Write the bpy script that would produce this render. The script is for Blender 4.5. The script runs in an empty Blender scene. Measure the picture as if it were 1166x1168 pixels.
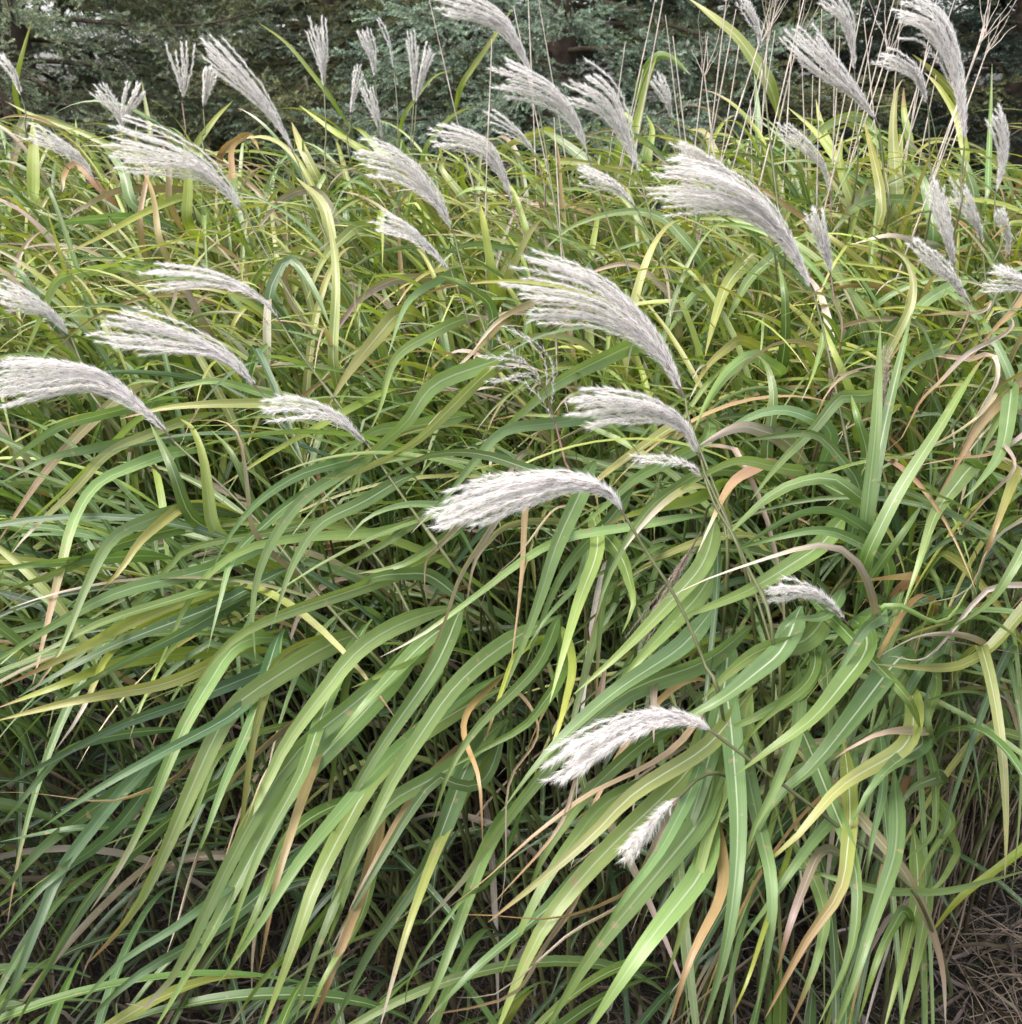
import bpy, math, random
import numpy as np
from mathutils import Vector

SEED = 7
rng = np.random.default_rng(SEED)
random.seed(SEED)
S = bpy.context.scene
COL = S.collection

# ------------------------------------------------------------------ camera
PITCH = math.radians(23.3)
CAM = np.array([0.0, 0.0, 1.65])
FPX = 1122.0                       # focal length in pixels of the 1166 px wide photograph
cam = bpy.data.cameras.new('camera')
cam.sensor_width = 36.0
cam.lens = 36.0 * FPX / 1168.0
cam.clip_start = 0.05
cam.clip_end = 500
cam.dof.use_dof = True             # a phone's small lens: the far spruces are only just soft
cam.dof.focus_distance = 1.35
cam.dof.aperture_fstop = 14
cam_o = bpy.data.objects.new('camera', cam)
cam_o.location = CAM
cam_o.rotation_euler = (math.pi / 2 - PITCH, 0, 0)
COL.objects.link(cam_o)
S.camera = cam_o

# ------------------------------------------------------------------ light
SUN_EL, SUN_AZ = math.radians(64), math.radians(-105)      # azimuth from +Y (behind the grass) towards -X
w = bpy.data.worlds.new('World')
S.world = w
w.use_nodes = True
nt = w.node_tree
sky = nt.nodes.new('ShaderNodeTexSky')
sky.sky_type = 'NISHITA'
sky.sun_disc = False
sky.sun_elevation = SUN_EL
sky.sun_rotation = SUN_AZ
sky.dust_density = 4.0
sky.air_density = 1.0
hsv = nt.nodes.new('ShaderNodeHueSaturation')             # thin cloud: the blue is washed out
hsv.inputs['Saturation'].default_value = 0.42
bg = nt.nodes['Background']
bg.inputs['Strength'].default_value = 0.15
nt.links.new(sky.outputs[0], hsv.inputs['Color'])
nt.links.new(hsv.outputs[0], bg.inputs['Color'])
sun = bpy.data.lights.new('sun', 'SUN')
sun.energy = 1.0
sun.angle = math.radians(40)
sun.color = (1.0, 0.95, 0.88)
sun_o = bpy.data.objects.new('sun', sun)
d = Vector((math.sin(SUN_AZ) * math.cos(SUN_EL), math.cos(SUN_AZ) * math.cos(SUN_EL), math.sin(SUN_EL)))
sun_o.rotation_euler = d.to_track_quat('Z', 'Y').to_euler()
sun_o.location = (0, 0, 20)
COL.objects.link(sun_o)
S.view_settings.view_transform = 'Standard'
S.view_settings.look = 'None'
S.view_settings.exposure = 1.7
S.view_settings.gamma = 1.0
S.cycles.max_bounces = 8
S.cycles.diffuse_bounces = 4
S.cycles.transmission_bounces = 4
S.cycles.sample_clamp_indirect = 6

# ------------------------------------------------------------------ pixel <-> place
CP, SP = math.cos(PITCH), math.sin(PITCH)
FW = np.array([0, CP, -SP]); UP = np.array([0, SP, CP]); RT = np.array([1.0, 0, 0])


def at(px, py, dep):
    u, v = (px - 583) / FPX, (584 - py) / FPX
    return CAM + dep * (FW + u * RT + v * UP)


def proj(P):
    q = np.asarray(P) - CAM
    dep = q @ FW
    return 583 + FPX * (q @ RT) / dep, 584 - FPX * (q @ UP) / dep, dep


def sm(x):
    x = np.clip(x, 0, 1)
    return x * x * (3 - 2 * x)


_DY = [-400, 0, 100, 150, 180, 250, 350, 450, 600, 800, 1000, 1168, 1400]
_DD = [3.6, 3.5, 3.3, 3.1, 2.7, 2.2, 1.85, 1.6, 1.3, 1.1, 1.0, .95, .9]


def front(px, py):
    """depth of the grass mass along the ray of a pixel"""
    return float(np.interp(py, _DY, _DD)) + 0.45 * float(sm((px - 1000) / 130) * sm((py - 600) / 220))


def top_z(y):
    return float(np.interp(y, [.6, .93, 1.2, 1.55, 1.9, 2.3, 2.8, 3.3], [.80, 1.0, 1.12, 1.2, 1.28, 1.40, 1.50, 1.55]))


# ------------------------------------------------------------------ objects
def tag(o, label, cat, group=None, kind=None):
    if label:
        o['label'] = label
    if cat:
        o['category'] = cat
    if group:
        o['group'] = group
    if kind:
        o['kind'] = kind
    return o


def empty(name, loc):
    o = bpy.data.objects.new(name, None)
    o.empty_display_size = 0.05
    o.location = loc
    COL.objects.link(o)
    return o


def build(name, V, F, mat, parent=None, colr=None, uv=None, smooth=True):
    """one mesh object; V in world space (turned into the parent's space); F an (n,3) or (n,4) array"""
    V = np.asarray(V, dtype=np.float32)
    org = np.array(parent.location) if parent is not None else np.zeros(3)
    me = bpy.data.meshes.new(name)
    Fs = F if isinstance(F, list) else [F]
    Fs = [np.asarray(f, dtype=np.int32) for f in Fs if len(f)]
    me.vertices.add(len(V))
    me.vertices.foreach_set('co', (V - org).astype(np.float32).ravel())
    loops = np.concatenate([f.ravel() for f in Fs])
    tot = np.concatenate([np.full(len(f), f.shape[1], dtype=np.int32) for f in Fs])
    start = np.concatenate([[0], np.cumsum(tot)[:-1]]).astype(np.int32)
    me.loops.add(len(loops))
    me.loops.foreach_set('vertex_index', loops.astype(np.int32))
    me.polygons.add(len(tot))
    me.polygons.foreach_set('loop_start', start)
    me.polygons.foreach_set('loop_total', tot)
    if smooth:
        me.polygons.foreach_set('use_smooth', np.ones(len(tot), dtype=bool))
    if colr is not None:
        a = me.color_attributes.new('tint', 'FLOAT_COLOR', 'POINT')
        c = np.ones((len(V), 4), dtype=np.float32)
        c[:, :colr.shape[1]] = colr
        a.data.foreach_set('color', c.ravel())
    if uv is not None:
        l = me.uv_layers.new(name='UVMap')
        l.data.foreach_set('uv', np.asarray(uv, dtype=np.float32)[loops].ravel())
    me.update(calc_edges=True)
    me.materials.append(mat)
    o = bpy.data.objects.new(name, me)
    COL.objects.link(o)
    if parent is not None:
        o.parent = parent
    return o


class Heap:
    """gathers several pieces into one mesh"""
    def __init__(s):
        s.V, s.F3, s.F4, s.C, s.U, s.n = [], [], [], [], [], 0

    def add(s, V, F, C, U=None):
        V = np.asarray(V); F = np.asarray(F)
        (s.F3 if F.shape[1] == 3 else s.F4).append(F + s.n)
        s.V.append(V)
        C = np.asarray(C, dtype=float)
        C = C if C.ndim == 2 else np.tile(C, (len(V), 1))
        s.C.append(C if C.shape[1] == 4 else np.hstack([C, np.ones((len(C), 1))]))
        s.U.append(U if U is not None else np.full((len(V), 2), .25))
        s.n += len(V)

    def build(s, name, mat, parent=None, smooth=True):
        F = [np.concatenate(x) for x in (s.F3, s.F4) if x]
        return build(name, np.concatenate(s.V), F, mat, parent, np.concatenate(s.C), np.concatenate(s.U), smooth)


# ------------------------------------------------------------------ materials
def nodes(name):
    m = bpy.data.materials.new(name)
    m.use_nodes = True
    n = m.node_tree
    for x in list(n.nodes):
        n.nodes.remove(x)
    return m, n, n.links


def leaf_material():
    m, n, L = nodes('grass_blade')
    out = n.nodes.new('ShaderNodeOutputMaterial')
    at_ = n.nodes.new('ShaderNodeAttribute'); at_.attribute_name = 'tint'
    uv = n.nodes.new('ShaderNodeUVMap'); uv.uv_map = 'UVMap'
    sep = n.nodes.new('ShaderNodeSeparateXYZ'); L.new(uv.outputs[0], sep.inputs[0])

    def math_(op, a, b=None):
        x = n.nodes.new('ShaderNodeMath'); x.operation = op
        for i, k in enumerate((a, b)):
            if k is None:
                continue
            if isinstance(k, (int, float)):
                x.inputs[i].default_value = k
            else:
                L.new(k, x.inputs[i])
        return x.outputs[0]
    off = math_('ABSOLUTE', math_('SUBTRACT', sep.outputs[0], .5))
    # parallel veins: noise stretched along the blade
    comb = n.nodes.new('ShaderNodeCombineXYZ')
    L.new(math_('MULTIPLY', sep.outputs[0], 26), comb.inputs[0])
    L.new(math_('MULTIPLY', sep.outputs[1], 1.6), comb.inputs[1])
    oi = n.nodes.new('ShaderNodeObjectInfo')
    L.new(math_('MULTIPLY', oi.outputs['Random'], 57), comb.inputs[2])
    no = n.nodes.new('ShaderNodeTexNoise'); no.inputs['Scale'].default_value = 1.0
    no.inputs['Detail'].default_value = 2.5
    L.new(comb.outputs[0], no.inputs['Vector'])
    veins = n.nodes.new('ShaderNodeMapRange')
    veins.inputs['From Min'].default_value = .25; veins.inputs['From Max'].default_value = .75
    veins.inputs['To Min'].default_value = .80; veins.inputs['To Max'].default_value = 1.2
    L.new(no.outputs['Fac'], veins.inputs['Value'])
    # patches along the blade
    tc = n.nodes.new('ShaderNodeTexCoord')
    n2 = n.nodes.new('ShaderNodeTexNoise'); n2.inputs['Scale'].default_value = 9; n2.inputs['Detail'].default_value = 4
    L.new(tc.outputs['Object'], n2.inputs['Vector'])
    patch = n.nodes.new('ShaderNodeMapRange')
    patch.inputs['From Min'].default_value = .3; patch.inputs['From Max'].default_value = .7
    patch.inputs['To Min'].default_value = .82; patch.inputs['To Max'].default_value = 1.18
    L.new(n2.outputs['Fac'], patch.inputs['Value'])
    mul = n.nodes.new('ShaderNodeVectorMath'); mul.operation = 'SCALE'
    L.new(at_.outputs['Color'], mul.inputs[0]); L.new(math_('MULTIPLY', veins.outputs[0], patch.outputs[0]), mul.inputs['Scale'])
    # small brown flecks
    n3 = n.nodes.new('ShaderNodeTexNoise'); n3.inputs['Scale'].default_value = 75; n3.inputs['Detail'].default_value = 1
    L.new(tc.outputs['Object'], n3.inputs['Vector'])
    fl = n.nodes.new('ShaderNodeMapRange')
    fl.inputs['From Min'].default_value = .69; fl.inputs['From Max'].default_value = .74
    fl.inputs['To Max'].default_value = .55
    L.new(n3.outputs['Fac'], fl.inputs['Value'])
    mx0 = n.nodes.new('ShaderNodeMix'); mx0.data_type = 'RGBA'
    L.new(fl.outputs[0], mx0.inputs['Factor']); L.new(mul.outputs[0], mx0.inputs['A'])
    mx0.inputs['B'].default_value = (.30, .22, .12, 1)
    # pale midrib
    mr = n.nodes.new('ShaderNodeMapRange')
    mr.inputs['From Min'].default_value = .048; mr.inputs['From Max'].default_value = .022
    mr.inputs['To Max'].default_value = .8
    L.new(off, mr.inputs['Value'])
    fade = n.nodes.new('ShaderNodeMapRange')
    fade.inputs['From Min'].default_value = .55; fade.inputs['From Max'].default_value = .95
    fade.inputs['To Min'].default_value = 1; fade.inputs['To Max'].default_value = .1
    L.new(sep.outputs[1], fade.inputs['Value'])
    mx = n.nodes.new('ShaderNodeMix'); mx.data_type = 'RGBA'
    L.new(math_('MULTIPLY', math_('MULTIPLY', mr.outputs[0], fade.outputs[0]), at_.outputs['Alpha']), mx.inputs['Factor'])
    L.new(mx0.outputs['Result'], mx.inputs['A']); mx.inputs['B'].default_value = (.50, .56, .40, 1)
    p = n.nodes.new('ShaderNodeBsdfPrincipled')
    L.new(mx.outputs['Result'], p.inputs['Base Color'])
    p.inputs['Roughness'].default_value = .40
    p.inputs['Specular IOR Level'].default_value = .62
    bump = n.nodes.new('ShaderNodeBump'); bump.inputs['Strength'].default_value = .25; bump.inputs['Distance'].default_value = .001
    L.new(no.outputs['Fac'], bump.inputs['Height']); L.new(bump.outputs[0], p.inputs['Normal'])
    tr = n.nodes.new('ShaderNodeBsdfTranslucent')
    tint = n.nodes.new('ShaderNodeMix'); tint.data_type = 'RGBA'; tint.blend_type = 'MULTIPLY'
    tint.inputs['Factor'].default_value = 1; tint.inputs['B'].default_value = (1.36, 1.42, .66, 1)
    L.new(mx.outputs['Result'], tint.inputs['A']); L.new(tint.outputs['Result'], tr.inputs['Color'])
    ms = n.nodes.new('ShaderNodeMixShader'); ms.inputs[0].default_value = .27
    L.new(p.outputs[0], ms.inputs[1]); L.new(tr.outputs[0], ms.inputs[2]); L.new(ms.outputs[0], out.inputs[0])
    return m


def tint_material(name, rough=.6, spec=.3, transl=0.0, vary=(.75, 1.25), scale=40):
    m, n, L = nodes(name)
    out = n.nodes.new('ShaderNodeOutputMaterial')
    a = n.nodes.new('ShaderNodeAttribute'); a.attribute_name = 'tint'
    tc = n.nodes.new('ShaderNodeTexCoord')
    no = n.nodes.new('ShaderNodeTexNoise'); no.inputs['Scale'].default_value = scale; no.inputs['Detail'].default_value = 4
    L.new(tc.outputs['Object'], no.inputs['Vector'])
    mr = n.nodes.new('ShaderNodeMapRange')
    mr.inputs['From Min'].default_value = .3; mr.inputs['From Max'].default_value = .7
    mr.inputs['To Min'].default_value = vary[0]; mr.inputs['To Max'].default_value = vary[1]
    L.new(no.outputs['Fac'], mr.inputs['Value'])
    sc = n.nodes.new('ShaderNodeVectorMath'); sc.operation = 'SCALE'
    L.new(a.outputs['Color'], sc.inputs[0]); L.new(mr.outputs[0], sc.inputs['Scale'])
    p = n.nodes.new('ShaderNodeBsdfPrincipled')
    p.inputs['Roughness'].default_value = rough; p.inputs['Specular IOR Level'].default_value = spec
    L.new(sc.outputs[0], p.inputs['Base Color'])
    if transl:
        t = n.nodes.new('ShaderNodeBsdfTranslucent'); L.new(sc.outputs[0], t.inputs['Color'])
        ms = n.nodes.new('ShaderNodeMixShader'); ms.inputs[0].default_value = transl
        L.new(p.outputs[0], ms.inputs[1]); L.new(t.outputs[0], ms.inputs[2]); L.new(ms.outputs[0], out.inputs[0])
    else:
        L.new(p.outputs[0], out.inputs[0])
    return m


M_LEAF = leaf_material()
M_STEM = tint_material('grass_stem', .5, .4)
M_PLUME = tint_material('silky_plume', .5, .4, .62, (.92, 1.08), 60)
M_DRY = tint_material('dry_straw', .7, .2, .25, (.7, 1.3), 30)
M_NEEDLE = tint_material('spruce_needles', .55, .35, .32, (.8, 1.2), 3)
M_BARK = tint_material('spruce_bark', .9, .1, 0, (.6, 1.4), 18)
M_TURF = tint_material('short_turf', .6, .3, .3, (.8, 1.2), 10)


def ground_material():
    m, n, L = nodes('thatch_soil')
    out = n.nodes.new('ShaderNodeOutputMaterial')
    tc = n.nodes.new('ShaderNodeTexCoord')
    a = n.nodes.new('ShaderNodeTexNoise'); a.inputs['Scale'].default_value = 2.2; a.inputs['Detail'].default_value = 9
    b = n.nodes.new('ShaderNodeTexNoise'); b.inputs['Scale'].default_value = 60; b.inputs['Detail'].default_value = 6
    L.new(tc.outputs['Object'], a.inputs['Vector']); L.new(tc.outputs['Object'], b.inputs['Vector'])
    r = n.nodes.new('ShaderNodeValToRGB')
    e = r.color_ramp.elements
    e[0].position = .3; e[0].color = (.014, .011, .008, 1)  # near black soil tones stand in for shade under the clump
    e[1].position = .75; e[1].color = (.060, .048, .034, 1)
    x = r.color_ramp.elements.new(.52); x.color = (.028, .023, .016, 1)
    mx = n.nodes.new('ShaderNodeMath'); mx.operation = 'ADD'
    h = n.nodes.new('ShaderNodeMath'); h.operation = 'MULTIPLY'; h.inputs[1].default_value = .5
    h2 = n.nodes.new('ShaderNodeMath'); h2.operation = 'MULTIPLY'; h2.inputs[1].default_value = .5
    L.new(a.outputs['Fac'], h.inputs[0]); L.new(b.outputs['Fac'], h2.inputs[0])
    L.new(h.outputs[0], mx.inputs[0]); L.new(h2.outputs[0], mx.inputs[1]); L.new(mx.outputs[0], r.inputs[0])
    p = n.nodes.new('ShaderNodeBsdfPrincipled'); p.inputs['Roughness'].default_value = .95
    L.new(r.outputs[0], p.inputs['Base Color'])
    bp = n.nodes.new('ShaderNodeBump'); bp.inputs['Distance'].default_value = .02
    L.new(b.outputs['Fac'], bp.inputs['Height']); L.new(bp.outputs[0], p.inputs['Normal'])
    L.new(p.outputs[0], out.inputs[0])
    return m


M_GROUND = ground_material()

# ------------------------------------------------------------------ shapes
PAL = {                                   # base, tip  (leaf colours; sheen painted into b and l, shade into k)
    'g': ((.085, .155, .035), (.14, .19, .040)),
    'b': ((.105, .178, .060), (.14, .20, .058)),
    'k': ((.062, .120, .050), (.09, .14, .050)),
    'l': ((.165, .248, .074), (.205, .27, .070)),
    'y': ((.205, .285, .045), (.30, .31, .060)),
    'v': ((.200, .240, .055), (.27, .25, .080)),
    'o': ((.250, .195, .080), (.33, .210, .095)),
    'd': ((.225, .175, .120), (.29, .235, .165)),
    'w': ((.420, .340, .260), (.56, .47, .380)),
    'p': ((.200, .210, .100), (.30, .200, .165)),
    'r': ((.320, .170, .115), (.30, .24, .080)),
}
NR = 21
_a = np.arange(NR - 1)[:, None] * 5 + np.arange(4)[None, :]
LEAF_F = np.stack([_a, _a + 1, _a + 6, _a + 5], -1).reshape(-1, 4)
VV = np.linspace(0, 1, NR)
UU = np.array([-1, -.5, 0, .5, 1.0])
LEAF_UV = np.stack([np.tile((UU + 1) / 2, (NR, 1)), np.tile(VV[:, None], (1, 5))], -1).reshape(-1, 2)


def unit(v):
    return v / (np.linalg.norm(v, axis=-1, keepdims=True) + 1e-9)


def spline(P, n):
    """Catmull-Rom through P, resampled to n points by length"""
    P = np.asarray(P, dtype=float)
    if len(P) == 2:
        Q = P[0] + (P[1] - P[0]) * np.linspace(0, 1, 24)[:, None]
    else:
        E = np.vstack([2 * P[0] - P[1], P, 2 * P[-1] - P[-2]])
        Q = []
        t = np.linspace(0, 1, 14, endpoint=False)[:, None]
        for i in range(len(P) - 1):
            a, b, c, e = E[i:i + 4]
            Q.append(.5 * (2 * b + (c - a) * t + (2 * a - 5 * b + 4 * c - e) * t ** 2 + (3 * b - a - 3 * c + e) * t ** 3))
        Q = np.vstack(Q + [P[-1:]])
    s = np.concatenate([[0], np.cumsum(np.linalg.norm(np.diff(Q, axis=0), axis=1))])
    k = np.linspace(0, s[-1], n)
    return np.stack([np.interp(k, s, Q[:, j]) for j in range(3)], 1)


def leaf_geo(P, side, width, code, fold=.35, tipdry=0.0, slim=1.0):
    T = unit(np.gradient(P, axis=0))
    side = unit(side - T * np.sum(side * T, 1, keepdims=True))
    N = np.cross(side, T)
    prof = (.14 + .86 * sm(VV / .27)) * np.clip(1 - VV ** 2.3, 0, 1) ** .9 + .02
    wd = (width * .5 * prof * slim)[:, None, None]
    ph = rng.uniform(0, 6.28)
    fo = fold * (1 + .5 * np.sin(VV * 5 + ph))[:, None, None]
    wav = (.10 * np.sin(VV * rng.uniform(9, 17) + ph))[:, None, None]
    u = UU[None, :, None]
    V = P[:, None] + side[:, None] * u * wd * np.cos(fo) + N[:, None] * wd * (np.abs(u) ** .8 * np.sin(fo) + wav * u)
    b, t = (np.array(c) for c in PAL[code])
    k = rng.uniform(.82, 1.2) * np.array([rng.uniform(.92, 1.1), 1, rng.uniform(.85, 1.2)])
    c = (b + (t - b) * VV[:, None] ** 1.6) * k
    if tipdry > 0:
        f = sm((VV - (1 - tipdry)) / (tipdry * .55 + .02))[:, None]
        dry = np.array(PAL['w' if rng.random() < .5 else 'o'][1]) * .8
        c = c * (1 - f) + dry * f
    C = np.repeat(np.hstack([c, np.full((NR, 1), (rng.uniform(.1, 1.0) if width < .021 else rng.uniform(.5, 1.0)) if code in 'gblpvk' else .15)]), 5, 0)
    return V.reshape(-1, 3), C


def tube(P, r0, r1, sides=6, nodes_at=(), col=(.1, .15, .05), col2=None):
    P = np.asarray(P)
    n = len(P)
    T = unit(np.gradient(P, axis=0))
    ref = np.tile(np.array([.3, .9, .1]), (n, 1))
    A = unit(np.cross(T, ref)); B = np.cross(T, A)
    s = np.linspace(0, 1, n)
    r = r0 + (r1 - r0) * s
    for q in nodes_at:
        r = r * (1 + .45 * np.exp(-((s - q) / .012) ** 2))
    th = np.arange(sides) * 2 * np.pi / sides
    V = P[:, None] + r[:, None, None] * (A[:, None] * np.cos(th)[None, :, None] + B[:, None] * np.sin(th)[None, :, None])
    i = np.arange(n - 1)[:, None] * sides; j = np.arange(sides)[None, :]; j2 = (j + 1) % sides
    F = np.stack([i + j, i + j2, i + sides + j2, i + sides + j], -1).reshape(-1, 4)
    c0 = np.array(col); c1 = np.array(col2 if col2 is not None else col)
    C = np.repeat(c0 + (c1 - c0) * s[:, None], sides, 0)
    return V.reshape(-1, 3), F, C


def add_leaf(name, P, side, width, code, parent, **k):
    V, C = leaf_geo(P, side, width, code, **k)
    return build(name, V, LEAF_F, M_LEAF, parent, C, LEAF_UV)


def hair_tris(O, D, L, wdt, C):
    """thin triangles from O along D (n,3)"""
    n = len(O)
    s = unit(np.cross(D, unit(rng.normal(size=(n, 3))))) * (wdt / 2 if np.isscalar(wdt) else wdt[:, None] / 2)
    V = np.stack([O - s, O + s, O + D * L[:, None]], 1).reshape(-1, 3)
    F = np.arange(n * 3).reshape(-1, 3)
    return V, F, np.repeat(C, 3, 0)


# ================================================================== SETTING
# ground: one sheet with a gentle unevenness near the grass
gx = np.concatenate([np.linspace(-60, -6, 10), np.linspace(-5, 5, 90), np.linspace(6, 60, 10)])
gy = np.concatenate([np.linspace(-60, -1.5, 10), np.linspace(-1, 8, 90), np.linspace(9, 90, 12)])
GX, GY = np.meshgrid(gx, gy)


def ground_z(x, y):
    return .018 * np.sin(3.1 * x + 1.3 * y) + .014 * np.sin(5.7 * x - 4.1 * y + 1) + .008 * np.sin(13 * x + 9 * y)


GV = np.stack([GX, GY, ground_z(GX, GY)], -1).reshape(-1, 3)
ni = len(gx)
gi = (np.arange(len(gy) - 1)[:, None] * ni + np.arange(ni - 1)[None, :]).ravel()
tag(build('ground', GV, np.stack([gi, gi + 1, gi + ni + 1, gi + ni], 1), M_GROUND), None, None, kind='structure')


# ------------------------------------------------------------------ spruces
def needle_twig(L, nn, nl, seed):
    """template along +X: needles all round; returns V,F (triangles) and a 0..1 'newness' per vertex"""
    r = np.random.default_rng(seed)
    t = r.uniform(0, 1, nn)
    th = r.uniform(0, 2 * np.pi, nn)
    O = np.stack([t * L, .002 * np.cos(th), .002 * np.sin(th)], 1)
    D = unit(np.stack([r.uniform(.5, 1.1, nn), np.cos(th), np.sin(th) * .8 + .15], 1))
    ln = nl * r.uniform(.7, 1.1, nn) * (1 - .35 * t)
    s = unit(np.cross(D, unit(r.normal(size=(nn, 3))))) * nl * .18
    V = np.stack([O - s, O + s, O + D * ln[:, None]], 1).reshape(-1, 3)
    return V, np.repeat(t, 3)


TW = [needle_twig(.105, 44, .0165, 100 + i) for i in range(4)]
TW_COARSE = [needle_twig(.22, 60, .055, 200 + i) for i in range(2)]


def spruce(x0, y0, height, radius, rgb, rgb_new, label, seed, skirt=.15, droop=.35, dens=1.0):
    r = np.random.default_rng(seed)
    root = empty('spruce_tree', (x0, y0, 0))
    tag(root, label, 'spruce tree', 'spruces behind the grass')
    zz = np.linspace(0, height, 30)
    P = np.stack([x0 + .03 * np.sin(zz), y0 + .03 * np.cos(zz * 1.3), zz], 1)
    V, F, C = tube(P, .15, .015, 12, col=(.09, .065, .05))
    limbs = Heap()
    limbs.add(V, F, C)
    H = Heap()
    VS, CS = [], []
    z = skirt
    ang = r.uniform(0, 6)
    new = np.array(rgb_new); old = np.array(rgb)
    while z < height * .97:
        near = .75 < z < 2.55
        zc = z + r.uniform(-.06, .06)
        reach = radius * (1 - zc / height) ** .8 * r.uniform(.8, 1.08) + .12
        ang += 2.399
        # detail only where the band between grass and picture edge can show it
        ca, sa = math.cos(ang), math.sin(ang)
        m = 16
        s = np.linspace(0, 1, m)
        el = .12 - droop * r.uniform(.5, 1.5) * np.sin(s * np.pi * .9) + .28 * s ** 3
        step = reach / (m - 1)
        B = np.zeros((m, 3))
        B[0] = (x0, y0, zc)
        wob = r.uniform(-.3, .3)
        for i in range(1, m):
            a = ang + wob * s[i]
            B[i] = B[i - 1] + step * np.array([math.cos(a) * math.cos(el[i]), math.sin(a) * math.cos(el[i]), math.sin(el[i])])
        V, F, C = tube(B, .018, .004, 5, col=(.10, .075, .055))
        limbs.add(V, F, C)
        T = unit(np.gradient(B, axis=0))
        Q = unit(np.cross(T, np.array([0, 0, 1.0])))
        facing = sa < .35                              # side towards the grass
        if near and facing:
            pos, dirs = [], []
            nb = int(reach / .055 * dens)
            for k in range(nb):
                q = .25 + .75 * (k + r.uniform(0, 1)) / nb
                f = q * (m - 1); i = min(int(f), m - 2)
                o = B[i] + (B[i + 1] - B[i]) * (f - i)
                sd = 1 if k % 2 else -1
                ll = reach * .40 * (1.08 - q) * r.uniform(.6, 1.15) + .07
                dv = unit(T[i] * r.uniform(.55, .95) + Q[i] * sd * r.uniform(.6, 1.0) + np.array([0, 0, r.uniform(-.75, .30)]))
                # side branchlet with its own twigs
                ns = max(2, int(ll / .038))
                for j in range(ns):
                    g = (j + .6) / ns
                    pp = o + dv * ll * g + np.array([0, 0, -.16 * ll * g * g])
                    side = np.cross(dv, [0, 0, 1.0]) * (1 if j % 2 else -1)
                    dd = unit(dv * r.uniform(.6, 1.0) + side * r.uniform(.3, .8) + r.normal(size=3) * .2 + np.array([0, 0, .05]))
                    pos.append(pp); dirs.append(dd)
                pos.append(o + dv * ll * .95); dirs.append(dv)
                if k % 2 == 0:
                    pos.append(o); dirs.append(unit(T[i] + r.normal(size=3) * .4))
            pos.append(B[-1]); dirs.append(T[-1])
            pos = np.array(pos); dirs = np.array(dirs)
            tmpl, coarse = TW, False
        else:
            nb = max(3, int(reach / .125))
            q = r.uniform(.15, 1, nb * 3)
            f = q * (m - 1); i = np.clip(f.astype(int), 0, m - 2)
            pos = B[i] + (B[i + 1] - B[i]) * (f - i)[:, None]
            sd = np.where(r.random(len(q)) < .5, 1, -1)[:, None]
            pos = pos + Q[i] * sd * (reach * .25 * (1.05 - q) * r.uniform(0, 1, len(q)))[:, None]
            dirs = unit(T[i] * .8 + Q[i] * sd * .7 + r.normal(size=(len(q), 3)) * .2)
            tmpl, coarse = TW_COARSE, True
        n = len(pos)
        up = unit(np.cross(dirs, r.normal(size=(n, 3))))
        wv = np.cross(dirs, up)
        which = r.integers(0, len(tmpl), n)
        scl = r.uniform(.7, 1.25, n)
        tone = r.uniform(.7, 1.25, (n, 1)) * (1 + r.normal(size=(n, 3)) * .05)
        for t in range(len(tmpl)):
            k = np.where(which == t)[0]
            if not len(k):
                continue
            tv, tn = tmpl[t]
            X = tv[None] * scl[k][:, None, None]
            W = pos[k][:, None] + X[:, :, :1] * dirs[k][:, None] + X[:, :, 1:2] * up[k][:, None] + X[:, :, 2:] * wv[k][:, None]
            VS.append(W.reshape(-1, 3))
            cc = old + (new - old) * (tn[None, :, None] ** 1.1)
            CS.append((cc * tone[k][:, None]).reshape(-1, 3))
        z += (.034 if near else .13) * r.uniform(.7, 1.3) / (dens if near else 1)
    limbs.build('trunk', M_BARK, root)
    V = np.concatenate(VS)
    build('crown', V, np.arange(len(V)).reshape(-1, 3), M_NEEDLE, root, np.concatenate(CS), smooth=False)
    return root


SPRUCES = [
    (-3.05, 6.6, 7.5, 2.1, (.13, .150, .095), (.37, .43, .27), 'large spruce with drooping boughs at the left, grey green needles', 11),
    (-1.15, 7.2, 9.0, 2.0, (.12, .13, .06), (.28, .29, .14), 'olive brown spruce behind, between the blue green spruces', 12),
    (0.25, 6.5, 7.0, 2.1, (.125, .155, .108), (.35, .45, .32), 'pale blue green spruce behind the middle plumes', 13),
    (1.75, 7.2, 8.0, 1.8, (.12, .135, .06), (.31, .32, .15), 'yellowish spruce showing left of the dead stalks', 14),
    (3.25, 6.9, 9.0, 2.1, (.022, .034, .024), (.048, .072, .050), 'dark green spruce behind the dead stalks at the right', 15),  # the shade on this tree is put into its needle colours
]
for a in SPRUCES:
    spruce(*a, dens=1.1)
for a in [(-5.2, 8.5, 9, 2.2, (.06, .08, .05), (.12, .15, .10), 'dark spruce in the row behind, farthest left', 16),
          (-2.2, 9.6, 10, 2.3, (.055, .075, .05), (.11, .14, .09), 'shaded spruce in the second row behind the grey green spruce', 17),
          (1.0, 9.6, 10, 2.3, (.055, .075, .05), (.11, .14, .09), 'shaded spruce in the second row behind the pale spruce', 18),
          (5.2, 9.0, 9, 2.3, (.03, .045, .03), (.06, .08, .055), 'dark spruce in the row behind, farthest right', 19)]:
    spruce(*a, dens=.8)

# ================================================================== GRASS
Z = {1: (0, 0), 2: (380, 0), 3: (766, 0), 4: (0, 380), 5: (380, 380), 6: (766, 380), 7: (0, 768), 8: (380, 768), 9: (766, 768)}
K = 400 / 1166.0
MASK_W = 300
plume_mask = np.full((MASK_W + 4, MASK_W + 4), np.inf)
leaf_mask = np.full((MASK_W + 4, MASK_W + 4), np.inf)


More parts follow.
